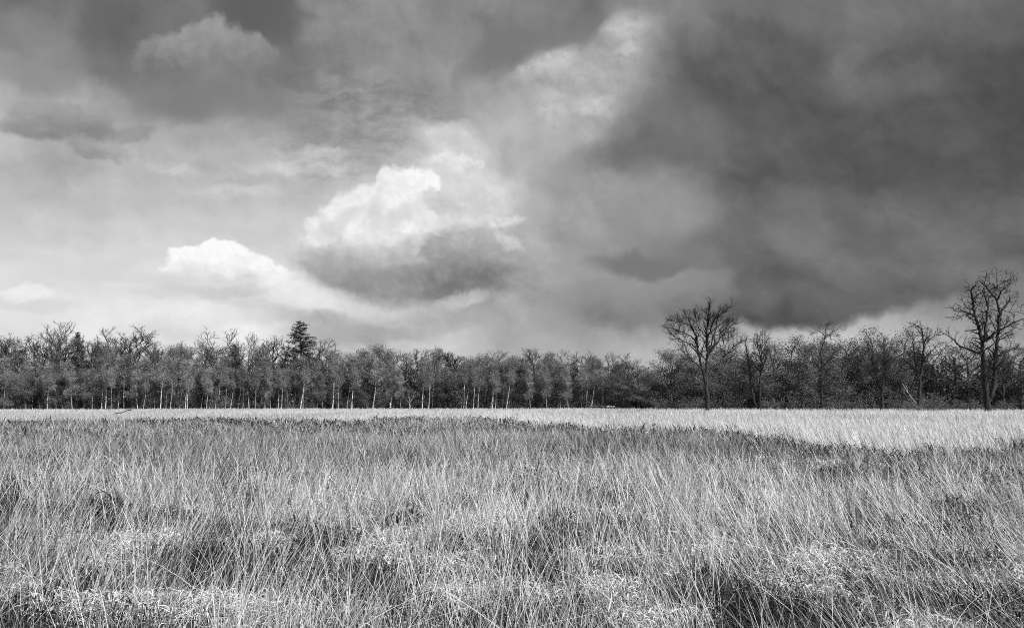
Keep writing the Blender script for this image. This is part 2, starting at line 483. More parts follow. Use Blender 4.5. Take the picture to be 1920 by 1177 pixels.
# ---------------------------------------------------------------- ground, grass, heather
MAT_GROUND = material('peaty soil with dead grass', 0.012, 0.04, 6.0)
MAT_STEM = material('dry moor grass stems', 0.06, 0.90, attr=True, translucent=0.10)
MAT_LITTER = material('curled dead grass leaves', 0.04, 0.90, attr=True, translucent=0.08)
MAT_PALE = material('pale bleached grass', 0.36, 0.86, attr=True, translucent=0.2)
MAT_HEATHER = material('dark heather', 0.012, 0.12, attr=True)

rng = np.random.default_rng(11)

def terrain(x, y):
    d = np.hypot(x, y)
    w = np.clip((d - 1.0) / 4, 0, 1) * np.clip((160 - d) / 60, 0, 1)
    return ((fbm(x * 0.55, y * 0.55, 3) - 0.5) * 0.22 + (fbm(x * 0.08, y * 0.08, 8, 2) - 0.5) * 0.24) * w

def px_of(x, y, h=0.3):
    """where a point of the field stands in the photograph (for laying out patches measured from it)"""
    return HX + FPX * x / y, HY + FPX * (EYE - h) / y

# edge of the pale far grass: depth of its near border by photo column
EDGE_X = np.array([-400, 0, 250, 640, 760, 900, 1000, 1150, 1300, 1450, 1560, 1680, 1800, 1920, 2400])
EDGE_Y = np.array([781, 780, 779, 783, 776, 778, 785, 791, 798, 806, 817, 827, 821, 815, 810])
def edge_depth(x, y):
    c = HX + FPX * x / np.maximum(y, 0.1)
    e = np.interp(c, EDGE_X, EDGE_Y)
    k = np.interp(c, [0, 700, 1000, 1900], [0.35, 0.6, 1, 1])
    e = e + ((fbm(x * 0.22, y * 0.10, 21, 3) - 0.5) * 18 + (fbm(x * 1.1, y * 0.5, 23, 2) - 0.5) * 10) * k
    return (EYE - 0.62) * FPX / np.maximum(e - HY, 5)

# dark hollows of heather and bright mats of dead leaves, measured from the photograph (x, y, rx, ry)
DARK = [(1140, 955, 70, 34), (990, 915, 45, 28), (0, 940, 60, 60), (310, 965, 45, 22), (180, 940, 70, 40), (1330, 905, 45, 22), (780, 1120, 70, 50), (1180, 1040, 70, 40), (1560, 900, 110, 40), (1700, 900, 90, 40), (1820, 960, 90, 50),
        (1040, 1020, 70, 60), (540, 1060, 90, 50), (90, 1120, 60, 50), (1380, 1090, 60, 60), (1640, 990, 90, 45), (1310, 1060, 40, 30), (700, 1060, 60, 40), (1880, 900, 60, 40), (450, 900, 60, 30), (1560, 1140, 60, 40), (230, 1130, 60, 40), (920, 1130, 50, 40)]
BRIGHT = [(930, 965, 60, 40), (740, 1000, 70, 35), (1430, 935, 50, 26), (300, 1015, 90, 30), (480, 1005, 90, 30), (1330, 1030, 60, 30), (1800, 1100, 120, 90), (1180, 1120, 160, 60), (860, 1060, 60, 30), (640, 1000, 60, 40), (1560, 1050, 130, 50), (1080, 880, 90, 30),
          (560, 940, 80, 40), (60, 900, 70, 30), (420, 1120, 90, 40), (1900, 1140, 90, 60), (840, 905, 120, 30), (1480, 860, 120, 20)]
def patches(x, y):
    c, r = px_of(x, y)
    dk = np.zeros_like(x); br = np.zeros_like(x)
    for px, py, a, b in DARK:
        dk = np.maximum(dk, np.exp(-(((c - px) / a) ** 2 + ((r - py) / b) ** 2)))
    for px, py, a, b in BRIGHT:
        br = np.maximum(br, np.exp(-(((c - px) / a) ** 2 + ((r - py) / b) ** 2)))
    n = fbm(x * 1.5, y * 1.5, 40, 3)
    nl = fbm(x * 0.16, y * 0.16, 44, 2)
    dk = np.clip(dk * 0.75 + (0.46 - n) * 2.6 + (0.46 - nl) * 0.6, 0, 1)
    br = np.clip(br * 0.7 + (n - 0.54) * 2.2, 0, 1)
    return dk, br * (1 - 0.6 * dk)

def scatter(n, d0, d1, power, half=math.radians(39)):
    """points of a wedge in front of the camera; power 0: as many at every depth, 1: evenly over the ground"""
    u = rng.random(n)
    k = power + 1
    d = (d0 ** k + u * (d1 ** k - d0 ** k)) ** (1 / k)
    a = rng.uniform(-half, half, n)
    return d * np.sin(a) / 1.0, d * np.cos(a)

def wind(x, y):
    """how far stems lean sideways (tan), by place: to the left on the right, mixed on the left"""
    c, r = px_of(x, y)
    w = np.interp(c, [-200, 0, 500, 750, 900, 1150, 1400, 1650, 1920, 2300], [0.25, 0.22, 0.16, 0.02, -0.10, -0.22, -0.32, -0.42, -0.50, -0.5])
    w = w * np.interp(y, [3, 8, 20, 60], [1.1, 1.0, 0.75, 0.5])
    return w + (fbm(x * 0.35, y * 0.35, 60, 2) - 0.5) * 0.5

def blades(x, y, z, h, lean_x, lean_y, width, bend, segs, tone):
    """thin tapering ribbons, one per stem"""
    n = len(x)
    t = np.linspace(0, 1, segs + 1)
    yaw = rng.uniform(0, 2 * pi, n)
    wx, wy = np.cos(yaw), np.sin(yaw) * 0.55
    ln = np.sqrt(lean_x ** 2 + lean_y ** 2 + 1)
    sag = t[None, :] ** 2.2 * bend[:, None]
    cx = x[:, None] + (h * lean_x / ln)[:, None] * (t[None] * 0.75 + 0.25 * t[None] ** 2) + sag * (h * np.sign(lean_x + 1e-6))[:, None] * 0.6
    cyy = y[:, None] + (h * lean_y / ln)[:, None] * t[None]
    cz = z[:, None] + (h / ln)[:, None] * t[None] - sag * (h * 0.45)[:, None]
    w = width[:, None] * 0.5 * (1.0 - 0.55 * t[None])
    a = np.stack([cx - wx[:, None] * w, cyy - wy[:, None] * w, cz], -1)
    b = np.stack([cx + wx[:, None] * w, cyy + wy[:, None] * w, cz], -1)
    tip = b[:, -1:, :]
    v = np.concatenate([a[:, :-1], b[:, :-1], np.stack([cx[:, -1:], cyy[:, -1:], cz[:, -1:]], -1)], 1)
    m = 2 * segs + 1
    base = (np.arange(n) * m)[:, None]
    quads = []
    for k in range(segs - 1):
        quads.append(base + np.array([[k, segs + k, segs + k + 1, k + 1]]))
    quads = np.concatenate(quads, 0) if quads else np.zeros((0, 4), int)
    tris = base + np.array([[segs - 1, 2 * segs - 1, 2 * segs]])
    return v.reshape(-1, 3), quads, tris, np.repeat(tone, m)

def curls(x, y, z, ln, width, tone, rise, segs=4):
    """short curled dead leaves lying in every direction"""
    n = len(x)
    a = rng.uniform(0, 2 * pi, n)
    el = rise * rng.uniform(-0.2, 1.3, n)
    turn_ = rng.normal(0, 1.1, n)
    drop = rng.uniform(0.6, 2.8, n)
    p = np.stack([x, y, z], -1)
    cs = [p]
    for k in range(segs):
        d = np.stack([np.cos(a) * np.cos(el), np.sin(a) * np.cos(el), np.sin(el)], -1)
        p = p + d * (ln / segs)[:, None]
        cs.append(p)
        a = a + turn_ / segs; el = el - drop / segs
    cs = np.stack(cs, 1)
    w = width[:, None, None] * 0.5 * np.array([0.7, 1, 1, 0.8, 0.25])[None, :segs + 1, None]
    sx = np.stack([-np.sin(a), np.cos(a), rng.uniform(-0.5, 0.5, n)], -1)[:, None, :]
    A, B = cs - sx * w, cs + sx * w
    v = np.concatenate([A, B], 1)
    m = 2 * (segs + 1)
    base = (np.arange(n) * m)[:, None]
    quads = np.concatenate([base + np.array([[k, segs + 1 + k, segs + 2 + k, k + 1]]) for k in range(segs)], 0)
    return v.reshape(-1, 3), quads, np.repeat(tone, m)

class Heap:
    def __init__(self): self.v, self.f, self.t, self.n = [], {}, [], 0
    def add(self, v, *faces, tone):
        for f in faces:
            if len(f): self.f.setdefault(f.shape[1], []).append(f + self.n)
        self.v.append(v); self.t.append(tone); self.n += len(v)
    def build(self, name, mat):
        return mesh_from(name, np.concatenate(self.v), [np.concatenate(f) for f in self.f.values()], mat, np.concatenate(self.t))

# --- the ground: one sheet, fine near the camera, out to the horizon
gx = np.concatenate([-np.geomspace(3000, 14, 40), np.linspace(-13, 13, 90), np.geomspace(14, 3000, 40)])
gy = np.concatenate([-np.geomspace(3000, 4, 16), np.linspace(-3, 16, 80), np.geomspace(16.5, 3000, 70)])
X, Y = np.meshgrid(gx, gy)
Z = terrain(X, Y)
i = np.arange(len(gy) - 1)[:, None] * len(gx) + np.arange(len(gx) - 1)[None]
quads = np.stack([i, i + 1, i + len(gx) + 1, i + len(gx)], -1).reshape(-1, 4)
ground = link('ground', mesh_from('ground', np.stack([X, Y, Z], -1).reshape(-1, 3), [quads], MAT_GROUND, smooth=True))
tag(ground, kind='structure', label='dark peaty ground under the moor grass')

def stem_set(heap, n, d0, d1, power, per, spread, hmean, wmin, wpx, segs, far=False):
    """stems standing in tussocks: centres scattered, stems fanned out round each"""
    nc = n // per
    x, y = scatter(nc, d0, d1, power)
    x = np.repeat(x, per); y = np.repeat(y, per)
    ox, oy = rng.normal(0, spread, len(x)), rng.normal(0, spread, len(x))
    ox *= 1 + y * 0.02; oy *= 1 + y * 0.02
    x = x + ox; y = y + oy
    ed = edge_depth(x, y)
    dk, br = patches(x, y)
    rim = np.exp(-((y - ed * 0.94) / (0.07 * ed)) ** 2)
    keep = (rng.random(len(x)) > np.maximum(dk * 0.80, rim * 0.5)) & (y > d0 * 0.8)
    keep &= (y < ed)
    x, y, ox, oy, dk, br = (q[keep] for q in (x, y, ox, oy, dk, br))
    n = len(x)
    h = hmean * np.clip(rng.normal(1, 0.24, n), 0.35, 1.6) * (1 - 0.25 * br)
    fan = 0.28 / spread
    lx = wind(x, y) + ox * fan + rng.normal(0, 0.15, n)
    cross = rng.random(n) < 0.10
    lx = np.where(cross, rng.normal(0, 0.9, n), lx)
    ly = oy * fan * 0.7 + rng.normal(-0.05, 0.2, n)
    w = np.maximum(wmin, wpx * y / 790) * rng.uniform(0.6, 1.25, n)
    grey = np.clip((y - 11) / 14, 0, 1)                 # the heath beyond carries greyer, older stems
    old = rng.random(n) < 0.40 + 0.26 * grey
    tone = np.clip(np.where(old, rng.normal(0.25, 0.14, n), rng.normal(0.82, 0.14, n) - 0.26 * grey) + 0.08 * br + (fbm(x * 0.3, y * 0.3, 77, 2) - 0.5) * 0.4, 0, 1)
    bend = rng.uniform(0, 0.25, n) ** 1.5
    v, q, t, tn = blades(x, y, terrain(x, y) - 0.02, h, lx, ly, w, bend, segs, tone)
    heap.add(v, q, t, tone=tn)

G = Heap()
def stalks(n):
    """odd long stalks bent right over the rest"""
    x, y = scatter(n, 3.4, 16, 0.5)
    lx = rng.choice([-1, 1], n) * rng.uniform(1.2, 4.0, n)
    v, q, t, tn = blades(x, y, terrain(x, y) + rng.uniform(0.12, 0.4, n), rng.uniform(0.5, 1.0, n), lx, rng.normal(0, 0.8, n), np.maximum(0.006, 1.15 * y / 790) * rng.uniform(0.7, 1.3, n), rng.uniform(0, 0.35, n), 5, np.clip(rng.normal(0.85, 0.12, n), 0, 1))
    G.add(v, q, t, tone=tn)
stalks(170)
stem_set(G, int(26000 * DENS), 2.6, 15, 0.55, 16, 0.10, 0.66, 0.0032, 0.80, 4)
stem_set(G, int(46000 * DENS), 9, 34, 0.35, 14, 0.15, 0.66, 0.005, 0.80, 3)
stem_set(G, int(62000 * DENS), 24, 78, 0.25, 10, 0.28, 0.62, 0.005, 0.72, 2)
grass = link('moor_grass', G.build('moor_grass', MAT_STEM))
tag(grass, 'tall thin dry grass stems standing in tussocks across the near field', 'grass', kind='stuff')

# --- mats of curled dead leaves between the stems
T = Heap()
def litter_set(n, d0, d1, power, ln, wmin, wpx):
    x, y = scatter(n, d0, d1, power)
    dk, br = patches(x, y)
    fine = fbm(x * 2.3, y * 2.3, 55, 3) + 0.05 * fbm(x * 7, y * 7, 56, 2)
    keep = (rng.random(n) < np.clip(0.24 + (fine - 0.53) * 7.0 + 0.5 * br - 0.5 * dk - 0.25 * np.clip((y - 14) / 14, 0, 1), 0.03, 1)) & (y < edge_depth(x, y))
    x, y, br, dk = x[keep], y[keep], br[keep], dk[keep]
    n = len(x)
    mound = 0.04 + 0.16 * fbm(x * 1.3, y * 1.3, 90, 2) + 0.14 * br
    z = terrain(x, y) + mound * rng.uniform(0.3, 1.15, n)
    l = ln * rng.uniform(0.45, 1.4, n)
    w = np.maximum(wmin, wpx * y / 790) * rng.uniform(0.6, 1.3, n)
    tone = np.clip(rng.normal(0.60, 0.26, n) + 0.22 * br - 0.2 * dk, 0, 1)
    v, q, tn = curls(x, y, z, l, w, tone, 0.7)
    T.add(v, q, tone=tn)
litter_set(int(190000 * DENS), 2.4, 13, 0.75, 0.13, 0.0050, 0.95)
litter_set(int(110000 * DENS), 9, 34, 0.45, 0.24, 0.007, 0.8)
litter_set(int(60000 * DENS), 24, 75, 0.3, 0.36, 0.01, 0.75)
litter = link('dead_leaves', T.build('dead_leaves', MAT_LITTER))
tag(litter, 'mats of short curled bleached grass leaves between the stems', 'grass', kind='stuff')

# --- dark heather in the hollows
Hh = Heap()
def heather_set(n, d0, d1, power, ln, wmin, wpx):
    x, y = scatter(n, d0, d1, power)
    dk, br = patches(x, y)
    ed = edge_depth(x, y)
    rim = np.exp(-((y - ed * 0.93) / (0.07 * ed)) ** 2)
    keep = (rng.random(n) < np.clip(0.42 + 0.8 * dk + 0.35 * rim - 0.25 * br, 0.05, 1)) & (y < ed)
    x, y, dk, rim = x[keep], y[keep], dk[keep], rim[keep]
    n = len(x)
    z = terrain(x, y) + (0.12 + 0.26 * dk + 0.30 * rim) * rng.uniform(0, 1, n)
    l = ln * rng.uniform(0.5, 1.4, n)
    w = np.maximum(wmin, wpx * y / 790) * rng.uniform(0.6, 1.3, n)
    tone = np.clip(rng.normal(0.33, 0.25, n), 0, 1)
    v, q, tn = curls(x, y, z, l, w, tone, 1.2, 3)
    Hh.add(v, q, tone=tn)
heather_set(int(130000 * DENS), 2.4, 13, 0.75, 0.10, 0.0065, 0.8)
heather_set(int(110000 * DENS), 9, 34, 0.45, 0.18, 0.012, 0.9)
heather_set(int(90000 * DENS), 24, 75, 0.3, 0.3, 0.02, 0.9)
heather = link('heather', Hh.build('heather', MAT_HEATHER))
tag(heather, 'dark low heather filling the hollows between the grass tussocks', 'heather', kind='stuff')

# --- the pale sunlit band of grass before the wood
Pp = Heap()
def pale_set(n, d0, d1, power, h0, wpx, segs=2):
    x, y = scatter(n, d0, d1, power)
    ed = edge_depth(x, y)
    spot = fbm(x * 0.09, y * 0.035, 130, 3)
    keep = (y > ed * rng.uniform(0.90, 1.18, n)) & (rng.random(n) > np.clip((0.36 - spot) * 5, 0, 0.6))
    x, y, spot = x[keep], y[keep], spot[keep]
    n = len(x)
    c = HX + FPX * x / y
    right = np.clip((c - 900) / 500, 0, 1)
    h = h0 * np.clip(rng.normal(1, 0.2, n), 0.4, 1.6) * (0.86 + 0.22 * right)
    lx = wind(x, y) * 0.8 + rng.normal(0, 0.2, n)
    ly = rng.normal(-0.05, 0.2, n)
    w = np.maximum(0.006, wpx * y / 790) * rng.uniform(0.6, 1.3, n)
    tone = np.clip(rng.normal(0.72, 0.2, n) + (spot - 0.5) * 0.7 + 0.10 * right, 0, 1)
    v, q, t, tn = blades(x, y, np.full(n, -0.03) + terrain(x, y), h, lx, ly, w, rng.uniform(0, 0.3, n), segs, tone)
    Pp.add(v, q, t, tone=tn)
pale_set(int(100000 * DENS), 17, 62, 0.6, 0.74, 0.75, 3)
pale_set(int(150000 * DENS), 45, 130, 0.4, 0.76, 0.7)
pale_set(int(110000 * DENS), 100, 196, 0.4, 0.85, 0.7)
pale = link('pale_grass', Pp.build('pale_grass', MAT_PALE))
tag(pale, 'bright bleached grass in a band along the foot of the wood', 'grass', kind='stuff')

# ---------------------------------------------------------------- trees
MAT_OAKBARK = material('dark oak bark', 0.022, 0.075, 1.6, per_object=0.25, stretch=(3, 3, 0.6))
MAT_GREYBARK = material('grey bark', 0.05, 0.15, 1.6, per_object=0.25, stretch=(3, 3, 0.6))
MAT_BIRCHBARK = material('white birch bark with dark scars', 0.18, 0.95, 1.5, per_object=0.18, stretch=(1.2, 1.2, 1.6))
MAT_DIMBIRCH = material('greyer birch bark with dark scars', 0.10, 0.62, 1.5, per_object=0.3, stretch=(1.2, 1.2, 1.6))
MAT_DEADWOOD = material('bleached dead wood', 0.35, 0.75, 2.0)
MAT_TWIG = material('fine bare twigs', 0.09, 0.20, 0.7, per_object=0.22)
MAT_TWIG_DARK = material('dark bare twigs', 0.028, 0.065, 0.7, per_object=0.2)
MAT_BIRCHLEAF = material('young birch leaves', 0.13, 0.40, 0.35, per_object=0.30, translucent=0.25)
MAT_BUSHLEAF = material('young leaves', 0.11, 0.30, 0.35, per_object=0.28, translucent=0.2)
MAT_NEEDLE = material('dark needles', 0.035, 0.11, 0.6, per_object=0.15)
MAT_PINE = material('pine needles', 0.025, 0.075, 0.6, per_object=0.15)

class Tubes:
    """collects tapering limbs as one mesh"""
    def __init__(self): self.v, self.f, self.n = [], {}, 0
    def limb(self, pts, rad, sides=5, cap=True):
        p = np.asarray(pts, float); r = np.asarray(rad, float)
        t = np.gradient(p, axis=0)
        t /= np.linalg.norm(t, axis=1)[:, None] + 1e-9
        ref = np.array([0.31, 0.95, 0.05]) if abs(t[0, 2]) > 0.5 else np.array([0, 0.05, 1.0])
        a = np.cross(t, ref); a /= np.linalg.norm(a, axis=1)[:, None] + 1e-9
        b = np.cross(t, a)
        th = np.arange(sides) * 2 * pi / sides
        ring = p[:, None] + r[:, None, None] * (a[:, None] * np.cos(th)[None, :, None] + b[:, None] * np.sin(th)[None, :, None])
        k = np.arange(len(p) - 1)[:, None] * sides; s = np.arange(sides)[None]; s2 = (s + 1) % sides
        q = np.stack([k + s, k + s2, k + sides + s2, k + sides + s], -1).reshape(-1, 4)
        self.f.setdefault(4, []).append(q + self.n)
        self.v.append(ring.reshape(-1, 3)); self.n += len(p) * sides
    def cards(self, c, ax, length, width, rg):
        """small leaf-shaped faces (lozenges) centred at c, long side along ax"""
        n = len(c)
        ax = ax / (np.linalg.norm(ax, axis=1)[:, None] + 1e-9)
        o = rg.normal(0, 1, (n, 3)); s = np.cross(ax, o); s /= np.linalg.norm(s, axis=1)[:, None] + 1e-9
        L_, W = (length[:, None] * 0.5) * ax, (width[:, None] * 0.5) * s
        v = np.stack([c - L_, c + W + 0.2 * L_, c + L_, c - W + 0.2 * L_], 1)
        q = np.arange(n)[:, None] * 4 + np.arange(4)[None]
        self.f.setdefault(4, []).append(q + self.n)
        self.v.append(v.reshape(-1, 3)); self.n += n * 4
    def mesh(self, name, mat, smooth=False):
        return mesh_from(name, np.concatenate(self.v), [np.concatenate(f) for f in self.f.values()], mat, smooth=smooth)

def wander(rg, start, d, length, r0, r1, segs, jitter, trop):
    """a limb: polyline that wanders and turns upward (trop > 0) or droops (trop < 0)"""
    d = np.asarray(d, float); d = d / np.linalg.norm(d)
    p = [np.asarray(start, float)]
    for k in range(segs):
        d = d + rg.normal(0, jitter, 3) + np.array([0, 0, trop / segs])
        d = d / np.linalg.norm(d)
        p.append(p[-1] + d * length / segs)
    return np.array(p), np.linspace(r0, r1, segs + 1)

def turned_off(rg, t, ang, az):
    """direction leaving an axis t at an angle, round it by az"""
    ref = np.array([0, 0, 1.0]) if abs(t[2]) < 0.9 else np.array([1.0, 0, 0])
    a = np.cross(t, ref); a /= np.linalg.norm(a); b = np.cross(t, a)
    return t * cos(ang) + (a * cos(az) + b * sin(az)) * sin(ang)

def sprout(rg, limbs, lev, P, parent):
    """grow side branches from a limb (pts, rad), level by level; limbs collects (level, pts, rad)"""
    if lev >= len(P): return
    q = P[lev]
    pts, rad = parent
    seg = np.linalg.norm(np.diff(pts, axis=0), axis=1); tot = seg.sum()
    n = q['n'] if 'n' in q else max(1, int(tot * q['per_m'] * rg.uniform(0.8, 1.2)))
    az = rg.uniform(0, 6.28)
    for k in range(n):
        f = q.get('t0', 0.3) + (1 - q.get('t0', 0.3)) * ((k + rg.uniform(0.2, 1.0)) / n)
        f = min(f, 0.995)
        s = f * (len(pts) - 1); i = int(s); u = s - i
        p = pts[i] * (1 - u) + pts[i + 1] * u
        r = rad[i] * (1 - u) + rad[i + 1] * u
        t = pts[i + 1] - pts[i]; t = t / (np.linalg.norm(t) + 1e-9)
        az += 2.4 + rg.normal(0, 0.4)
        d = turned_off(rg, t, radians(q['ang'] + rg.normal(0, q.get('dang', 10))), az)
        ln = q['len'] * rg.uniform(0.65, 1.25) * (1 - q.get('short', 0.5) * (f - q.get('t0', 0.3)) / (1 - q.get('t0', 0.3) + 1e-6))
        r0 = max(min(r * q.get('rr', 0.62), r * 0.85), q.get('rmin', 0.012))
        pp, rr = wander(rg, p, d, ln, r0, max(r0 * 0.35, q.get('rmin', 0.012) * 0.7), q.get('segs', 4), q.get('jit', 0.13), q.get('trop', 0.3))
        limbs.append((lev, pp, rr))
        sprout(rg, limbs, lev + 1, P, (pp, rr))

def assemble(name, stems, limbs, trunk_levels, mt, mc, leaves=None, stem_sides=8):
    """two meshes: trunk with its main limbs, crown with the rest and the leaves"""
    tr, cr = Tubes(), Tubes()
    for p, r in stems: tr.limb(p, r, stem_sides)
    for lev, p, r in limbs:
        if lev < trunk_levels: tr.limb(p, r, 5)
        else: cr.limb(p, r, 3)
    if leaves is not None:
        for c, ax, ln, w, rg in leaves: cr.cards(c, ax, ln, w, rg)
    return tr.mesh('trunk', mt, True), cr.mesh('crown', mc)

def tips(limbs, lev, per, rg, spread, along=0.25):
    """points spread along the finest twigs"""
    P_, A = [], []
    for l, p, r in limbs:
        if l != lev: continue
        u = rg.uniform(along, 1, per) * (len(p) - 1)
        i = np.minimum(u.astype(int), len(p) - 2); u = u - i
        P_.append(p[i] * (1 - u)[:, None] + p[i + 1] * u[:, None]); A.append(p[i + 1] - p[i])
    P_, A = np.concatenate(P_), np.concatenate(A)
    return P_ + rg.normal(0, spread, P_.shape), A

def make_birch(seed, h=14.0, lean=0.0, bend=0.5, r=0.15, crown=0.42, wide=2.0, leafy=1.0, two=False):
    rg = np.random.default_rng(seed)
    stems, limbs = [], []
    for k in range(2 if two else 1):
        a = rg.uniform(-1, 1, 2) * bend
        n = 12
        t = np.linspace(0, 1, n)
        hh = h * (1 - 0.08 * k)
        x = lean * hh * (t ** 1.3) + a[0] * np.sin(t * 3.2) * 0.6 + (0.9 * (1 if k else -1) * t ** 0.8 if two else 0) + np.cumsum(rg.normal(0, 0.05, n))
        y = a[1] * np.sin(t * 2.6) * 0.6 + np.cumsum(rg.normal(0, 0.05, n))
        x -= x[0]; y -= y[0]
        pts = np.stack([x, y, t * hh - 0.15], -1)
        rad = r * (1 - 0.88 * t ** 0.9) * np.where(t < 0.05, 1.25, 1)
        stems.append((pts, rad))
        P_ = [dict(per_m=2.6, t0=crown, ang=42, len=wide * 1.25, short=0.62, rr=0.42, rmin=0.022, trop=0.15, segs=5, jit=0.12),
              dict(per_m=1.9, t0=0.2, ang=40, len=wide * 0.55, rr=0.6, rmin=0.016, trop=-0.9, segs=4, jit=0.14)]
        sprout(rg, limbs, 0, P_, (pts, rad))
        low = [dict(n=4, t0=0.18, ang=60, len=1.3, rr=0.2, rmin=0.012, trop=-0.1, segs=4)]
        sprout(rg, limbs, 0, low, (pts[:7], rad[:7]))
    P1, A1 = tips(limbs, 1, int(34 * leafy), rg, 0.32)
    A1 = A1 / (np.linalg.norm(A1, axis=1)[:, None] + 1e-9) + np.array([0, 0, -0.7])
    P0_, A0 = tips(limbs, 0, int(30 * leafy), rg, 0.36, 0.35)
    c = np.concatenate([P1, P0_]); ax = np.concatenate([A1, A0 + np.array([0, 0, -0.3])])
    n = len(c)
    lv = [(c, ax + rg.normal(0, 0.25, (n, 3)), rg.uniform(0.18, 0.5, n), rg.uniform(0.05, 0.13, n), rg)]
    return assemble('birch', stems, limbs, 0, MAT_BIRCHBARK, MAT_BIRCHLEAF, lv, 6)

def make_oak(seed, h=17.0, clear=0.30, wide=5.5, r=0.42, limbs_n=6, twig=1.0, ang=38, leaf=0.0, dark=False, trop=0.75):
    """a bare spreading oak: short bole, rising limbs, domed head of fine twigs"""
    rg = np.random.default_rng(seed)
    t = np.linspace(0, 1, 9)
    pts = np.stack([np.cumsum(rg.normal(0, 0.07, 9)), np.cumsum(rg.normal(0, 0.07, 9)), t * h * 0.80 - 0.2], -1)
    pts[:, :2] -= pts[0, :2]
    rad = r * (1 - 0.80 * t ** 0.8); rad[0] *= 1.35
    limbs = []
    P_ = [dict(n=limbs_n + 5, t0=clear, ang=ang + 6, dang=8, len=wide * 1.3, short=0.52, rr=0.62, rmin=0.07, trop=trop, segs=7, jit=0.09),
          dict(per_m=1.3, t0=0.20, ang=31, len=wide * 0.55, short=0.45, rr=0.6, rmin=0.05, trop=0.40, segs=5, jit=0.11),
          dict(per_m=2.0 * twig, t0=0.15, ang=31, len=wide * 0.28, short=0.4, rr=0.6, rmin=0.034, trop=0.30, segs=4, jit=0.12),
          dict(per_m=3.2 * twig, t0=0.1, ang=33, len=wide * 0.14, short=0.3, rr=0.6, rmin=0.024, trop=0.25, segs=3, jit=0.14)]
    sprout(rg, limbs, 0, P_, (pts, rad))
    c, ax = tips(limbs, 3, 2, rg, 0.16)
    n = len(c)
    lv = [(c, ax + rg.normal(0, 0.45, (n, 3)) * np.linalg.norm(ax, axis=1)[:, None], rg.uniform(0.4, 0.9, n), rg.uniform(0.025, 0.05, n), rg)]
    if leaf:
        c, ax = tips(limbs, 3, max(1, int(leaf)), rg, 0.12)
        n = len(c)
        lv += [(c, ax + rg.normal(0, 0.3, (n, 3)), rg.uniform(0.12, 0.3, n), rg.uniform(0.08, 0.18, n), rg)]
    return assemble('oak', [(pts, rad)], limbs, 2, MAT_OAKBARK if dark else MAT_GREYBARK, MAT_TWIG_DARK if dark else (MAT_BUSHLEAF if leaf else MAT_TWIG), lv)

def make_bushy(seed, h=12.0, wide=3.6, clear=0.12, r=0.22, leafy=6, ang=45):
    """a rounded tree just coming into leaf, twiggy nearly to the ground"""
    rg = np.random.default_rng(seed)
    t = np.linspace(0, 1, 9)
    pts = np.stack([np.cumsum(rg.normal(0, 0.09, 9)), np.cumsum(rg.normal(0, 0.09, 9)), t * h * 0.88 - 0.2], -1)
    pts[:, :2] -= pts[0, :2]
    rad = r * (1 - 0.85 * t ** 0.9)
    limbs = []
    P_ = [dict(n=22, t0=clear, ang=ang, len=wide * 1.25, short=0.55, rr=0.5, rmin=0.045, trop=0.55, segs=6, jit=0.14),
          dict(per_m=1.5, t0=0.2, ang=40, len=wide * 0.5, rr=0.6, rmin=0.028, trop=0.3, segs=4, jit=0.17),
          dict(per_m=2.2, t0=0.1, ang=42, len=wide * 0.25, rr=0.6, rmin=0.018, trop=0.1, segs=3, jit=0.2)]
    sprout(rg, limbs, 0, P_, (pts, rad))
    c, ax = tips(limbs, 2, leafy * 8, rg, 0.40)
    n = len(c)
    lv = [(c, ax + rg.normal(0, 0.4, (n, 3)), rg.uniform(0.12, 0.30, n), rg.uniform(0.05, 0.12, n), rg)]
    return assemble('bushy', [(pts, rad)], limbs, 1, MAT_GREYBARK, MAT_BUSHLEAF, lv)

def make_conifer(seed, h=22.0, wide=3.6, r=0.3, clear=0.3):
    """a tall conifer with a broken, open outline"""
    rg = np.random.default_rng(seed)
    t = np.linspace(0, 1, 10)
    pts = np.stack([np.cumsum(rg.normal(0, 0.05, 10)), np.cumsum(rg.normal(0, 0.05, 10)), t * h - 0.2], -1)
    pts[:, :2] -= pts[0, :2]
    rad = r * (1 - 0.93 * t)
    limbs = []
    n = 105
    for k in range(n):
        f = clear + (0.985 - clear) * (k + rg.uniform(0, 1)) / n
        i = min(int(f * 9), 8); u = f * 9 - i
        p = pts[i] * (1 - u) + pts[i + 1] * u
        a = k * 2.4 + rg.normal(0, 0.4)
        prof = (1 - f) ** 0.80 * 1.35 + 0.07
        ln = wide * prof * rg.uniform(0.5, 1.15)
        d = np.array([cos(a), sin(a), rg.uniform(-0.05, 0.5)])
        pp, rr = wander(rg, p, d, ln, 0.06 * (1 - f) + 0.025, 0.015, 5, 0.10, 0.25)
        limbs.append((0, pp, rr))
        sprout(rg, limbs, 1, [None, dict(per_m=3.4, t0=0.15, ang=50, len=0.34 * ln + 0.2, short=0.5, rr=0.6, rmin=0.015, trop=0.15, segs=3)], (pp, rr))
    c, ax = tips(limbs, 1, 15, rg, 0.13, 0.05)
    c2, ax2 = tips(limbs, 0, 20, rg, 0.15, 0.25)
    c = np.concatenate([c, c2]); ax = np.concatenate([ax, ax2]); n = len(c)
    lv = [(c, ax + rg.normal(0, 0.35, (n, 3)) * 0.3, rg.uniform(0.16, 0.36, n), rg.uniform(0.07, 0.16, n), rg)]
    return assemble('conifer', [(pts, rad)], limbs, 0, MAT_GREYBARK, MAT_NEEDLE, lv)

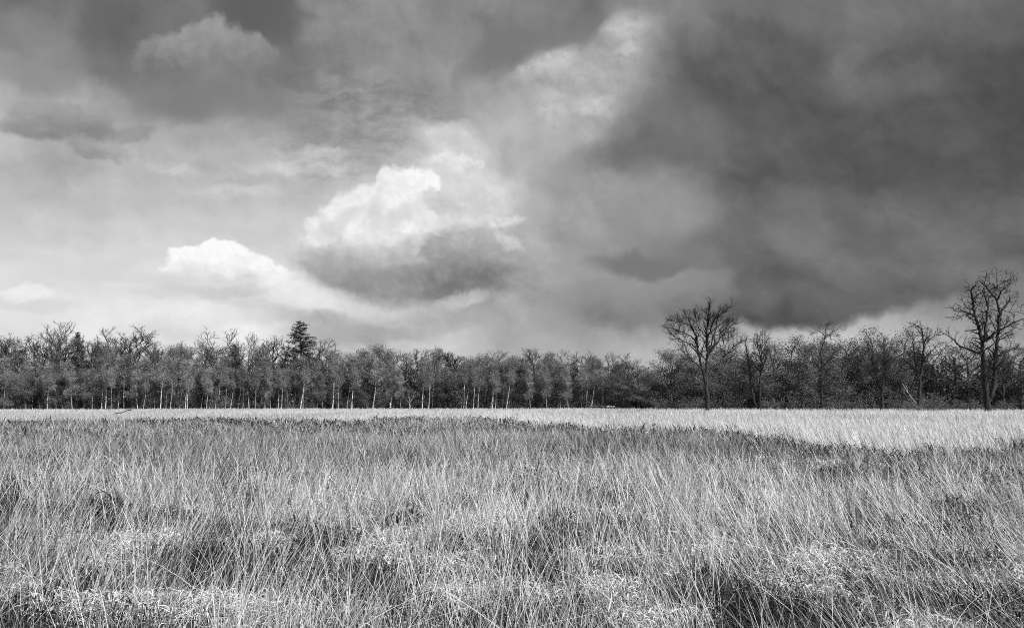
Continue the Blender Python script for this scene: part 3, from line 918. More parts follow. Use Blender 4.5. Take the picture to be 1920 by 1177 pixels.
def make_pine(seed, h=14.0, wide=4.5, r=0.28, low=0.25):
    """a pine with dark plates of needles on level limbs"""
    rg = np.random.default_rng(seed)
    t = np.linspace(0, 1, 9)
    pts = np.stack([np.cumsum(rg.normal(0, 0.16, 9)), np.cumsum(rg.normal(0, 0.1, 9)), t * h * 0.95 - 0.2], -1)
    pts[:, :2] -= pts[0, :2]
    rad = r * (1 - 0.8 * t)
    limbs = []
    P_ = [dict(n=17, t0=low, ang=72, dang=12, len=wide, short=0.45, rr=0.45, rmin=0.05, trop=0.25, segs=5, jit=0.12),
          dict(per_m=1.6, t0=0.35, ang=45, len=wide * 0.32, rr=0.6, rmin=0.025, trop=0.3, segs=3, jit=0.15)]
    sprout(rg, limbs, 0, P_, (pts, rad))
    c, ax = tips(limbs, 1, 34, rg, 0.22, 0.1)
    c[:, 2] -= rg.uniform(0, 0.12, len(c)); n = len(c)
    lv = [(c, rg.normal(0, 1, (n, 3)) + np.array([0, 0, 0.4]), rg.uniform(0.16, 0.34, n), rg.uniform(0.06, 0.13, n), rg)]
    return assemble('pine', [(pts, rad)], limbs, 1, MAT_GREYBARK, MAT_PINE, lv)

def make_shrub(seed, h=2.6, wide=2.0, mat=None, per=8):
    rg = np.random.default_rng(seed)
    limbs, stems = [], []
    for k in range(11):
        a = rg.uniform(0, 6.28)
        d = np.array([cos(a) * rg.uniform(0.2, 0.9), sin(a) * rg.uniform(0.2, 0.9), 1])
        p, r = wander(rg, (cos(a) * 0.3, sin(a) * 0.3, -0.1), d, h * rg.uniform(0.7, 1.1), 0.045, 0.015, 5, 0.14, 0.15)
        stems.append((p, r))
        sprout(rg, limbs, 0, [dict(per_m=3.4, t0=0.12, ang=45, len=wide * 0.5, rr=0.6, rmin=0.016, trop=0.2, segs=4, jit=0.18),
                              dict(per_m=3.5, t0=0.1, ang=45, len=wide * 0.2, rr=0.6, rmin=0.012, trop=0, segs=3, jit=0.2)], (p, r))
    c, ax = tips(limbs, 1, per, rg, 0.08)
    n = len(c)
    lv = [(c, ax + rg.normal(0, 0.4, (n, 3)), rg.uniform(0.08, 0.2, n), rg.uniform(0.05, 0.11, n), rg)]
    return assemble('shrub', stems, limbs, 0, MAT_GREYBARK, mat or MAT_BUSHLEAF, lv, 4)

def plant(kind, meshes, loc, rz=0.0, s=(1, 1, 1), label=None, cat='tree', group=None, parts=('trunk', 'crown'), tilt=0.0, bark=None):
    """an Empty at the foot that parents trunk and crown"""
    o = bpy.data.objects.new(kind, None)
    C.objects.link(o)
    o.location = loc; o.rotation_euler = (0, tilt, rz); o.scale = s
    o.empty_display_size = 0.5
    tag(o, label, cat, group)
    for nm, me in zip(parts, meshes):
        c = link(nm, me, o)
        if bark is not None and nm == 'trunk':
            c.material_slots[0].link = 'OBJECT'
            c.material_slots[0].material = bark
    return o

# prototypes -------------------------------------------------------
BIRCH = [make_birch(100 + k, h=14, lean=l, bend=b, crown=c, wide=w, leafy=lf) for k, (l, b, c, w, lf) in enumerate(
    [(0.0, 0.6, 0.42, 1.9, 1.0), (0.04, 1.1, 0.46, 1.7, 0.8), (-0.05, 0.5, 0.22, 2.2, 1.0), (0.13, 0.8, 0.5, 1.6, 0.8), (0.0, 1.4, 0.44, 2.0, 0.7), (-0.14, 0.9, 0.48, 1.8, 0.9), (0.02, 0.4, 0.54, 1.4, 0.7)])]
BIRCH_TWIN = make_birch(120, h=13, bend=0.3, two=True, crown=0.45, wide=1.7)
OAK = [make_oak(200, 17, 0.32, 5.4), make_oak(201, 17, 0.36, 5.0, limbs_n=5, trop=0.9), make_oak(202, 17, 0.28, 6.0, limbs_n=7, ang=44), make_oak(203, 17, 0.40, 4.6, limbs_n=6, trop=1.0, twig=1.1)]
BUSHY = [make_bushy(300, leafy=6), make_bushy(301, wide=3.2, leafy=4, ang=38), make_bushy(302, wide=4.0, leafy=7, ang=50), make_bushy(303, wide=3.0, leafy=5, ang=34)]
CONIFER = make_conifer(400)
FIR = make_conifer(401, h=14, wide=2.0, clear=0.15, r=0.2)
PINE = [make_pine(410), make_pine(411, wide=3.8, low=0.35)]
def extent(me):
    """how wide and tall a prototype has grown"""
    v = np.empty(len(me[1].vertices) * 3, np.float32); me[1].vertices.foreach_get('co', v)
    v = v.reshape(-1, 3)
    r = np.concatenate([v[:, 0], v[:, 1]])
    return float(np.percentile(r, 97.5) - np.percentile(r, 2.5)), float(np.percentile(v[:, 2], 99.7))
SHRUB = [make_shrub(500), make_shrub(501, 2.2, 2.4), make_shrub(502, 3.0, 1.6)]

# ---------------------------------------------------------------- the wood
rn = random.Random(5)

def front(x):
    """depth of the wood's edge by photo column"""
    return float(np.interp(x, [-900, 1130, 1260, 1500, 1920, 2800], [190, 190, 152, 142, 134, 120]))

def foot(x, Y):
    return ((x - HX) / FPX * Y, Y, 0.0)

def height_to(y, Y):
    return EYE + (HY - y) / FPX * Y

ORD = ['', 'first', 'second', 'third', 'fourth', 'fifth', 'sixth', 'seventh', 'eighth', 'ninth', 'tenth', 'eleventh', 'twelfth', 'thirteenth', 'fourteenth', 'fifteenth', 'sixteenth', 'seventeenth', 'eighteenth', 'nineteenth', 'twentieth']
ANCHORS = [(107, 'the tallest leftmost oak'), (245, 'the domed bare oak'), (405, 'the wide pale-limbed bare oak'), (565, 'the tall dark conifer'), (768, 'the small pale forked tree'), (852, 'the V-limbed dark oak'), (1000, 'the broad spiky-topped oak'), (1200, 'the dark flat-layered pine'),
           (1325, 'the tall lone oak'), (1545, 'the dead-topped tree'), (1725, 'the bare stag-headed oak'), (1855, 'the great twin-stemmed oak')]

def number_off(items, noun):
    """labels by counting outward from the nearest landmark tree; items: list of dicts with x and look"""
    items = sorted(items, key=lambda q: q['x'])
    seg = {}
    for q in items:
        a = min(ANCHORS, key=lambda t: abs(t[0] - q['x']))
        side = 'right' if q['x'] >= a[0] else 'left'
        seg.setdefault((a[1], side), []).append(q)
    for (a, side), qs in seg.items():
        qs.sort(key=lambda q: abs(q['x'] - [t[0] for t in ANCHORS if t[1] == a][0]))
        for k, q in enumerate(qs, 1):
            q['label'] = f"{q['look']}, {ORD[k]} {noun} {side} of {a}"
    return items

# --- white birches along the edge: photo column, how tall (row of the crown's top), which form, girth
birches = [(6, 668, 0, 1.25), (26, 690, 1, .7), (52, 684, 2, .7), (75, 686, 2, .85), (88, 694, 0, .8), (97, 690, 1, .8), (118, 692, 4, .7), (136, 688, 2, .8), (156, 690, 1, .8), (172, 684, 0, .7), (190, 680, 0, .95), (198, 676, 3, .95), (208, 690, 6, .6),
 (221, 672, 0, 1.35), (232, 676, 3, 1.25), (249, 690, 2, .8), (258, 680, 2, 1.1), (268, 692, 1, .7), (276, 688, 6, .9), (290, 668, 5, 1.15), (295, 672, 3, 1.0), (301, 676, 3, 1.0), (311, 690, 3, .8), (319, 688, 1, .9), (327, 694, 6, .6),
 (335, 676, 4, 1.15), (347, 672, 0, 1.0), (351, 680, 3, 1.2), (365, 690, 0, .9), (376, 682, 1, 1.2), (387, 688, 0, .9), (392, 684, 1, 1.1), (399, 686, 3, 1.0), (404, 690, 3, .8), (410, 670, 3, 1.2), (422, 694, 6, .7), (431, 686, 1, 1.0), (445, 690, 1, .9),
 (455, 692, 6, .6), (467, 680, 5, 1.2), (478, 692, 6, .8), (496, 664, 0, 1.35), (508, 690, 2, .6), (521, 684, 6, .9), (524, 690, 0, .9), (528, 686, 3, 1.0), (535, 690, 3, .9), (541, 680, 3, 1.0), (549, 690, 1, .6), (562, 678, 1, 1.2), (568, 690, 3, .8),
 (577, 688, 0, .8), (588, 684, 2, .8), (594, 682, 6, 1.1), (606, 692, 2, .6), (623, 668, 6, 1.2), (634, 690, 3, .8), (648, 672, 1, 1.25), (656, 688, 0, .8), (659, 680, 0, .9), (663, 668, 3, 1.15),
 (676, 690, 2, .6), (688, 690, 1, .7), (698, 672, 4, 1.1), (708, 690, 3, .6), (719, 684, 2, .8), (738, 688, 2, .8), (752, 692, 2, .7), (791, 684, 0, .9), (803, 680, 6, 1.1), (811, 664, 3, 1.2), (822, 690, 2, .6), (838, 694, 1, .6), (864, 688, 0, 1.0), (869, 682, 6, 1.0), (872, 676, 1, 1.25), (887, 682, 6, 1.05), (896, 684, 3, 1.0), (905, 692, 2, .6),
 (919, 682, 1, 1.25), (923, 690, 0, .9), (929, 686, 3, 1.1), (942, 688, 6, .9), (948, 680, 1, 1.1), (952, 682, 1, 1.05), (961, 688, 2, .7), (968, 682, 0, 1.0), (974, 690, 1, .9), (981, 690, 1, .7), (995, 692, 2, .6), (1017, 690, 2, .8), (1026, 696, 2, .7), (1038, 690, 2, .6),
 (1050, 686, 0, 1.1), (1066, 690, 2, .6), (1078, 692, 2, .7), (1090, 682, 0, 1.0), (1099, 684, 3, 1.15), (1107, 686, 1, .9), (1122, 694, 2, .8)]
LEANS = {0: 'upright slender white birch', 1: 'slightly bent white birch', 2: 'bushy-headed white birch', 3: 'white birch leaning right', 4: 'crooked white birch', 5: 'white birch leaning left', 6: 'straight narrow white birch'}
bl = [dict(x=x, top=t, f=f, g=g, look=LEANS[f] if g < 1.15 else LEANS[f].replace('white birch', 'stout white birch').replace('slender ', '')) for x, t, f, g in birches]
number_off(bl, 'birch')
first_of = {}
for q in bl:
    Y = front(q['x']) + rn.uniform(-6, 2)
    h = height_to(q['top'] + rn.uniform(-12, 10), Y)
    s = h / 14.0
    k = q['g'] * rn.uniform(0.9, 1.05) - 0.1
    o = plant('birch_tree', BIRCH[q['f']], foot(q['x'], Y), rn.uniform(-0.5, 0.5), (s * (0.75 + 0.35 * k), s * (0.75 + 0.35 * k), s), q['label'], 'birch tree', 'white birches along the edge of the wood', bark=None if q['g'] >= 0.85 else MAT_DIMBIRCH)

# --- bare oaks and leafing trees standing behind the birches
behind = [  # column, row of the top, width in photo pixels, kind, look
 (-40, 640, 80, 'o0'), (-12, 632, 60, 'o1'), (14, 624, 52, 'o3'), (32, 650, 46, 'b0'), (78, 632, 50, 'o1'), (148, 624, 30, 'c'), (168, 630, 50, 'o3'), (128, 650, 50, 'b1'), (204, 614, 66, 'o0'), (182, 645, 60, 'b2'),
 (285, 645, 56, 'o1'), (312, 648, 50, 'b0'), (335, 646, 46, 'b2'), (356, 640, 44, 'o3'), (380, 652, 40, 'b1'), (442, 648, 22, 'f'), (430, 652, 46, 'b3'), (466, 626, 56, 'o2'), (490, 646, 40, 'b1'), (512, 630, 52, 'o3'), (538, 642, 44, 'o0'), (596, 634, 60, 'o1'), (614, 646, 44, 'o3'),
 (632, 660, 40, 'b1'), (662, 658, 46, 'b3'), (688, 654, 48, 'b0'), (716, 645, 56, 'b2'), (742, 656, 46, 'o3'), (760, 662, 40, 'b1'), (782, 652, 54, 'o1'), (814, 656, 48, 'b0'), (834, 662, 40, 'b1'), (884, 668, 44, 'b0'), (902, 664, 48, 'b2'), (931, 655, 52, 'o1'), (955, 666, 44, 'b0'), (976, 666, 44, 'o3'), (1028, 668, 44, 'b2'),
 (1060, 656, 56, 'o0'), (1046, 670, 44, 'b1'), (1094, 659, 54, 'o3'), (1116, 672, 44, 'b0'), (1140, 662, 54, 'o2'), (1178, 662, 60, 'o0'), (1160, 676, 50, 'b2'), (1214, 677, 30, 'p0'), (1128, 676, 40, 'p1'), (1226, 690, 50, 'b0')]
KIND = {'o': ('bare_oak_tree', 'bare leafless oak', 'oak tree'), 'b': ('leafing_tree', 'twiggy round tree', 'tree'), 'c': ('spruce_tree', 'pointed dark spruce', 'spruce tree'), 'f': ('spruce_tree', 'short dark pointed spruce', 'spruce tree'), 'p': ('pine_tree', 'dark needled pine', 'pine tree')}
bb = {}
for x, t, w, k in behind:
    bb.setdefault(k[0], []).append(dict(x=x, top=t, w=w, k=k, look=KIND[k[0]][1]))
def plant_kind(q, Y, group):
    k = q['k'][0]
    me = {'o': OAK, 'b': BUSHY, 'c': [CONIFER], 'f': [FIR], 'p': PINE}[k]
    me = me[int(q['k'][1:] or 0) % len(me)]
    ew, eh = extent(me)
    sh = height_to(q['top'], Y) / eh
    sw = q['w'] * 1.15 / FPX * Y / ew
    return plant(KIND[k][0], me, foot(q['x'], Y), rn.uniform(0, 6.28), (sw, sw, sh), q['label'], KIND[k][2], group)
for k, qs in bb.items():
    number_off(qs, {'o': 'oak', 'b': 'such tree', 'c': 'spruce', 'f': 'short spruce', 'p': 'pine'}[k])
    for q in qs:
        plant_kind(q, front(q['x']) + rn.uniform(10, 26), {'o': 'bare oaks rising behind the birches', 'b': 'leafing trees behind the birches', 'c': 'spruces in the wood', 'f': 'spruces in the wood', 'p': 'pines in the wood'}[k])

# leafy trees standing out in front of the trunks here and there
fb = [dict(x=x, top=t, w=w, k=k, look='leafy low-crowned tree') for x, t, w, k in [(38, 700, 40, 'b2'), (66, 696, 46, 'b0'), (112, 698, 56, 'b2'), (150, 690, 48, 'b3'), (178, 704, 40, 'b0'), (240, 712, 40, 'b2'), (512, 704, 40, 'b1'), (610, 700, 44, 'b0'), (700, 706, 44, 'b2'),
      (748, 738, 44, 'b2'), (840, 708, 40, 'b0'), (852, 690, 46, 'b3'), (990, 700, 44, 'b2'), (1022, 692, 50, 'b0'), (1044, 704, 40, 'b3'), (1148, 700, 44, 'b2'), (1168, 712, 50, 'b0'), (1216, 716, 56, 'b2'), (1188, 728, 46, 'b1'), (380, 700, 40, 'b3'), (300, 722, 36, 'b2')]]
number_off(fb, 'leafy tree')
for q in fb: plant_kind(q, front(q['x']) + rn.uniform(-3, 3), 'leafy trees in front of the trunks')

# named trees that stand out
def named(x, top, w, k, Y, label, kind=None, cat=None, me=None, rz=0.0):
    kk = k[0]
    me = me or {'o': OAK, 'b': BUSHY, 'c': [CONIFER], 'f': [FIR], 'p': PINE}[kk][int(k[1:] or 0) % 4]
    ew, eh = extent(me)
    sh = height_to(top, Y) / eh; sw = w * 1.05 / FPX * Y / ew
    return plant(kind or KIND[kk][0], me, foot(x, Y), rz, (sw, sw, sh), label, cat or KIND[kk][2])
named(107, 602, 84, 'o0', 203, 'tallest bare oak at far left, its open fan of limbs clear of the wood', me=make_oak(210, 17, 0.42, 5.2, limbs_n=7, ang=34))
named(245, 615, 96, 'o0', 205, 'domed bare oak with a dense rounded head of upswept twigs', me=make_oak(211, 17, 0.30, 5.6, limbs_n=9, ang=34, twig=1.25))
named(405, 616, 84, 'o2', 207, 'wide bare oak with pale limbs and a flat umbrella head', me=make_oak(212, 17, 0.50, 5.8, limbs_n=6, ang=50, twig=0.9))
named(565, 604, 60, 'c', 204, 'tall dark conifer with a ragged pointed top above the whole tree line', 'conifer_tree', 'conifer')
named(852, 656, 66, 'o1', 196, 'V-limbed dark oak with a spiky fan-shaped head', me=make_oak(213, 17, 0.24, 5.6, limbs_n=7, ang=36, dark=True))
named(1000, 654, 84, 'o0', 206, 'broad spiky-topped bare oak in the middle of the tree line', me=make_oak(214, 17, 0.45, 6.0, limbs_n=8, ang=46, twig=1.1))
named(1200, 684, 66, 'p0', 172, 'dark flat-layered pine with drooping boughs beside the rounded trees', me=make_pine(415, wide=5.2, low=0.2))
named(48, 630, 50, 'p1', 200, 'dark needled pine left of the tallest bare oak at far left', me=PINE[1])

# --- the nearer trees on the right
right = [(1262, 655, 74, 'b2'), (1300, 662, 66, 'b0'), (1346, 648, 78, 'b2'), (1384, 654, 60, 'b1'), (1452, 640, 66, 'b0'), (1478, 630, 60, 'b3'), (1508, 640, 60, 'o3'), (1532, 636, 66, 'b2'), (1582, 637, 84, 'b2'), (1610, 662, 60, 'b0'), (1636, 612, 46, 'b3'), (1672, 632, 50, 'b1'), (1692, 613, 42, 'b3'),
         (1752, 640, 74, 'o0'), (1790, 650, 70, 'b1'), (1816, 640, 70, 'o1'), (1880, 650, 70, 'o2'), (1916, 640, 80, 'o0'), (1950, 640, 80, 'b2'), (1990, 635, 80, 'o1'), (1280, 690, 60, 'b1'), (1400, 668, 60, 'b2'), (1655, 650, 56, 'b0'), (1722, 650, 60, 'b2'), (1850, 665, 60, 'b0')]
bb = {}
for x, t, w, k in right:
    bb.setdefault(k[0], []).append(dict(x=x, top=t, w=w, k=k, look={'o': 'bare twiggy oak', 'b': 'dark rounded tree'}[k[0]]))
for k, qs in bb.items():
    number_off(qs, {'o': 'bare oak behind and', 'b': 'rounded tree'}[k])
    for q in qs:
        plant_kind(q, front(q['x']) + rn.uniform(4, 18), {'o': 'bare oaks at the right of the wood', 'b': 'rounded leafing trees at the right of the wood'}[k])

# --- trees whose limbs are followed one by one
def traced(kind, lines, org, Y, label, cat, spread, P_, mt, mc, seed, leaf=None, girth=1.0):
    """limbs as seen in the photograph, each given its own depth, then twigs grown from them in every direction.
    lines: list of (radius at base, [(column, row) ...]); org turns crop coordinates into photo pixels"""
    rg = np.random.default_rng(seed)
    ox, oy, sc = org
    base = None
    stems, known = [], []
    for k, (r, pts) in enumerate(lines):
        q = np.array([at(ox + x / sc, oy + y / sc, Y) for x, y in pts])
        if base is None:
            base = q[0].copy(); base[2] = 0.0
        q = q - base
        d0 = 0.0
        if known:
            K_ = np.concatenate(known)
            j = np.argmin((K_[:, 0] - q[0, 0]) ** 2 + (K_[:, 2] - q[0, 2]) ** 2)
            d0 = K_[j, 1]
        ln = np.concatenate([[0], np.cumsum(np.linalg.norm(np.diff(q, axis=0), axis=1))]); ln /= ln[-1]
        drift = 0.25 * spread * rg.uniform(-1, 1) if k == 0 else spread * rg.uniform(0.35, 1) * rg.choice([-1, 1])
        q[:, 1] = d0 + drift * ln ** 1.3
        # finer steps with a little crookedness
        u = np.linspace(0, 1, 4 * len(q))
        fine = np.stack([np.interp(u, ln, q[:, c]) for c in range(3)], -1)
        fine[1:-1] = 0.25 * fine[:-2] + 0.5 * fine[1:-1] + 0.25 * fine[2:]
        fine[1:] += rg.normal(0, 0.05, (len(fine) - 1, 3))
        rad = (r if not isinstance(r, tuple) else r[0]) * girth * (1 - 0.82 * u ** 0.85)
        if k == 0:
            fine[0, 2] = -0.2; rad[0] *= 1.4; rad[1] *= 1.12
        stems.append((fine, np.maximum(rad, 0.02))); known.append(fine)
    limbs = []
    for k, st in enumerate(stems):
        p = [dict(q) for q in P_]
        if k == 0: p[0]['t0'] = max(p[0]['t0'], 0.45)
        sprout(rg, limbs, 0, p, st)
    c, ax = tips(limbs, len(P_) - 1, 4, rg, 0.14)
    n = len(c)
    lv = [(c, ax + rg.normal(0, 0.5, (n, 3)) * np.linalg.norm(ax, axis=1)[:, None], rg.uniform(0.3, 0.7, n), rg.uniform(0.014, 0.028, n), rg)]
    if leaf:
        c, ax = tips(limbs, len(P_) - 1, leaf, rg, 0.12)
        n = len(c)
        lv += [(c, ax + rg.normal(0, 0.4, (n, 3)), rg.uniform(0.1, 0.26, n), rg.uniform(0.06, 0.14, n), rg)]
    me = assemble(kind, stems, limbs, 0, mt, mc, lv, 7)
    return plant(kind, me, tuple(base), 0, (1, 1, 1), label, cat)

TW = [dict(per_m=2.1, t0=0.25, ang=34, len=2.5, short=0.74, rr=0.55, rmin=0.038, trop=0.45, segs=5, jit=0.10),
      dict(per_m=2.4, t0=0.12, ang=33, len=1.15, short=0.5, rr=0.6, rmin=0.027, trop=0.35, segs=4, jit=0.12),
      dict(per_m=3.4, t0=0.1, ang=34, len=0.6, short=0.3, rr=0.6, rmin=0.020, trop=0.3, segs=3, jit=0.14)]
lone = [(.36, [(437, 1085), (432, 950), (422, 820), (428, 720), (432, 620), (438, 540), (432, 440), (430, 340), (440, 240), (455, 140), (475, 50)]),
        (.26, [(418, 810), (395, 700), (372, 620), (358, 540), (352, 470), (340, 370), (310, 290), (270, 200), (240, 120)]),
        (.17, [(438, 545), (470, 500), (540, 440), (590, 380), (650, 330), (735, 310)]),
        (.14, [(450, 520), (480, 440), (500, 370), (540, 290), (600, 240), (690, 200)]),
        (.13, [(434, 440), (452, 350), (470, 260), (520, 180), (610, 120)]),
        (.13, [(392, 690), (340, 640), (270, 600), (200, 550), (120, 475)]),
        (.12, [(408, 800), (350, 765), (280, 740), (200, 715), (120, 700)]),
        (.12, [(352, 475), (290, 455), (200, 420), (130, 390), (60, 350)]),
        (.11, [(347, 430), (300, 370), (240, 330), (180, 300), (90, 270)]),
        (.09, [(325, 330), (290, 270), (220, 230), (110, 205)]),
        (.15, [(436, 725), (490, 670), (560, 620), (600, 560), (660, 510), (740, 440), (820, 400)]),
        (.07, [(560, 620), (545, 680), (510, 740)]),
        (.09, [(600, 560), (620, 470), (660, 400), (730, 330)]),
        (.10, [(430, 390), (390, 320), (360, 270), (365, 180), (380, 110)]),
        (.08, [(450, 280), (440, 200), (410, 130)]),
        (.08, [(500, 370), (560, 350), (620, 290), (700, 260)])]
traced('bare_oak_tree', lone, (1240, 555, 5.008), 120, 'tall lone oak with a bare fan-shaped crown against the dark cloud', 'oak tree', 3.6, TW, MAT_OAKBARK, MAT_TWIG_DARK, 31)

TWS = [dict(per_m=1.9, t0=0.16, ang=54, len=2.3, short=0.75, rr=0.5, rmin=0.034, trop=0.10, segs=5, jit=0.20),
       dict(per_m=2.4, t0=0.12, ang=45, len=0.95, short=0.5, rr=0.6, rmin=0.024, trop=0.05, segs=4, jit=0.20),
       dict(per_m=3.0, t0=0.1, ang=45, len=0.5, short=0.3, rr=0.6, rmin=0.018, trop=0.1, segs=3, jit=0.20)]
twin = [(.55, [(700, 1125), (690, 1000), (675, 880), (660, 760), (655, 650), (650, 580), (630, 500), (600, 410), (575, 330), (565, 260), (555, 180), (590, 145)]),
        (.42, [(712, 1030), (745, 920), (765, 800), (785, 680), (800, 570), (820, 490), (830, 400), (848, 330), (838, 240), (800, 180), (765, 130), (730, 95)]),
        (.20, [(655, 570), (660, 470), (665, 380), (665, 300), (630, 240), (615, 180), (620, 110), (622, 42)]),
        (.14, [(668, 565), (690, 470), (700, 400), (705, 330)]),
        (.21, [(672, 570), (740, 500), (800, 460), (870, 420), (974, 385)]),
        (.19, [(645, 670), (570, 630), (510, 600), (480, 550), (450, 510), (405, 480)]),
        (.14, [(592, 385), (540, 360), (480, 350), (390, 350), (335, 325)]),
        (.08, [(572, 290), (540, 250), (510, 228)]), (.07, [(566, 335), (545, 315), (525, 285)]),
        (.09, [(570, 250), (600, 200), (612, 150)]),
        (.11, [(665, 300), (690, 240), (750, 200), (800, 180)]),
        (.18, [(846, 340), (900, 290), (950, 260), (1010, 190)]),
        (.12, [(838, 240), (850, 180), (890, 120), (905, 80)]), (.09, [(795, 165), (830, 120), (865, 75)]),
        (.10, [(845, 190), (900, 150), (974, 120)]),
        (.16, [(792, 690), (860, 650), (930, 630), (1010, 610)]),
        (.12, [(828, 445), (900, 430), (974, 370)]),
        (.09, [(740, 500), (745, 400), (760, 340)]),
        (.11, [(803, 570), (850, 520), (900, 500), (1010, 470)]), (.10, [(772, 760), (840, 740), (900, 770), (980, 790)]), (.10, [(655, 660), (590, 700), (530, 720), (470, 700)]), (.09, [(662, 790), (600, 800), (540, 790)]), (.08, [(775, 740), (720, 700), (700, 640)]), (.08, [(835, 300), (880, 340), (950, 350)])]
traced('bare_oak_tree', twin, (1680, 500, 4.058), 105, 'great twin-stemmed oak with crooked bare limbs at the right edge', 'oak tree', 3.4, TWS, MAT_OAKBARK, MAT_TWIG_DARK, 32, girth=0.86)

stag = [(.30, [(180, 1075), (178, 960), (180, 880), (195, 760), (205, 690), (208, 600), (205, 520), (190, 460), (150, 450), (125, 425)]),
        (.18, [(180, 870), (150, 780), (120, 660), (100, 590), (85, 540), (50, 520)]),
        (.13, [(172, 845), (130, 780), (110, 730), (60, 660), (30, 630)]), (.09, [(145, 760), (138, 660), (140, 575)]),
        (.13, [(200, 720), (240, 670), (290, 590), (300, 570)]), (.12, [(208, 650), (240, 560), (270, 500), (285, 470)]),
        (.10, [(210, 605), (270, 550), (330, 520), (390, 490)]), (.10, [(205, 540), (195, 470), (190, 425)]),
        (.10, [(172, 860), (110, 820), (60, 790), (0, 750)]), (.11, [(185, 900), (250, 860), (320, 840), (400, 800)])]
traced('bare_oak_tree', stag, (1680, 500, 4.058), 122, 'bare stag-headed oak with upright dead limbs left of the twin-stemmed oak', 'oak tree', 2.6, TWS, MAT_OAKBARK, MAT_TWIG_DARK, 33)

dead = [(.24, [(138, 935), (140, 800), (135, 640), (130, 560), (155, 470), (155, 440), (165, 390), (195, 350)]),
        (.09, [(153, 450), (110, 420), (60, 415)]), (.09, [(155, 465), (200, 440), (243, 430)]), (.08, [(158, 450), (215, 415), (238, 385)]), (.05, [(165, 400), (150, 370)]),
        (.12, [(138, 700), (100, 610), (85, 560)]), (.12, [(136, 660), (190, 590), (215, 540)]), (.10, [(140, 800), (200, 720), (250, 690)]), (.10, [(140, 780), (90, 700), (60, 680)])]
traced('dead_topped_tree', dead, (1500, 500, 3.462), 136, 'dead-topped tree whose bare forked tip stands above the round crowns', 'tree', 2.4, TWS, MAT_OAKBARK, MAT_BUSHLEAF, 34, leaf=2)

pair = [(.26, [(920, 1065), (925, 900), (930, 760), (938, 640), (930, 560), (900, 480), (893, 395)]),
        (.22, [(905, 1040), (868, 1000), (860, 900), (855, 780), (850, 700), (835, 560), (825, 415)]),
        (.14, [(938, 640), (945, 520), (940, 430), (935, 370)]), (.10, [(925, 880), (970, 810), (1030, 750)]), (.10, [(920, 965), (1010, 940), (1110, 900)]), (.09, [(858, 955), (800, 910), (750, 890)]),
        (.08, [(850, 720), (810, 660), (790, 600)]), (.08, [(935, 660), (990, 590), (1020, 520)]), (.08, [(940, 500), (970, 430), (975, 380)])]
traced('bare_oak_tree', pair, (1240, 555, 5.008), 133, 'dark two-stemmed oak with sparse upright limbs right of the tall lone oak', 'oak tree', 2.6, TW, MAT_OAKBARK, MAT_TWIG_DARK, 35)

small = [(.26, [(535, 925), (530, 820), (533, 760), (545, 700), (540, 600), (535, 480)]), (.16, [(530, 830), (515, 740), (500, 640), (480, 580)]),
         (.10, [(538, 740), (590, 720), (660, 700)]), (.10, [(520, 760), (460, 690), (420, 670)]), (.08, [(543, 640), (590, 570), (610, 520)]), (.08, [(502, 650), (450, 560), (430, 500)])]
traced('leafing_oak_tree', small, (1500, 500, 3.462), 128, 'small dark-trunked oak in fine leaf between dead-topped tree and stag-headed oak', 'oak tree', 2.4, TW, MAT_OAKBARK, MAT_BUSHLEAF, 36, leaf=3)

fork = [(.17, [(750, 940), (752, 850), (730, 760), (728, 690)]), (.13, [(752, 850), (790, 810), (805, 740), (830, 700)]), (.12, [(748, 870), (690, 820), (650, 770)]), (.1, [(730, 770), (760, 720), (765, 670)])]
traced('forked_tree', fork, (660, 630, 6.925), 183, 'small pale forked tree standing low in front of the middle of the wood', 'tree', 1.2, TWS, MAT_DIMBIRCH, MAT_TWIG, 37)

# --- pale forked birch by the log, stump, snag
plant('birch_tree', BIRCH_TWIN, foot(1131, 183), 0.2, (0.62, 0.62, 0.72), 'small forked birch rising behind the long low log', 'birch tree', 'white birches along the edge of the wood')

def limb_object(kind, lines, label, cat, mat, seed=0, part=None):
    tb = Tubes()
    base = np.array(lines[0][1][0], float); base[2] = 0
    for r, pts in lines:
        p = np.array(pts, float) - base
        u = np.linspace(0, 1, 3 * len(p)); k = np.linspace(0, 1, len(p))
        f = np.stack([np.interp(u, k, p[:, c]) for c in range(3)], -1)
        f += np.random.default_rng(seed).normal(0, 0.2 * r[0], f.shape)
        tb.limb(f, np.interp(u, [0, 1], r), 7)
    o = link(kind, tb.mesh(kind, mat, True))
    o.location = tuple(base)
    return tag(o, label, cat)

limb_object('dead_branch', [((.07, .02), [at(217, 775, 88), at(225, 773.5, 88.6), at(231, 773, 89), at(236, 770, 89.5), at(241, 768, 90), at(247, 766.5, 90.4)]), ((.05, .015), [at(236, 770, 89.5), at(243, 768.6, 89.0), at(249, 768.8, 88.6)])],
            'crooked dark dead branch lying on the pale grass at left', 'branch', MAT_OAKBARK, 1)
limb_object('dead_snag', [((.08, .05), [at(1719, 757, 117), at(1712, 749, 117.2), at(1705, 740, 117.4), at(1698, 729, 117.5), at(1692, 719, 117.7)]), ((.05, .03), [at(1701, 733, 117.5), at(1700, 725, 117.2), at(1697, 720, 117)])],
            'bleached leaning dead snag below the stag-headed oak', 'dead tree', MAT_DIMBIRCH, 2)
limb_object('tree_stump', [((.30, .2), [at(732, 766, 184), at(732, 762, 184), at(731.6, 756, 184)]), ((.07, .03), [at(732, 759, 184), at(733.5, 751, 184.2), at(733, 744, 184.3)])],
            'short bright sunlit stump at the foot of the wood', 'tree stump', MAT_DEADWOOD, 3)

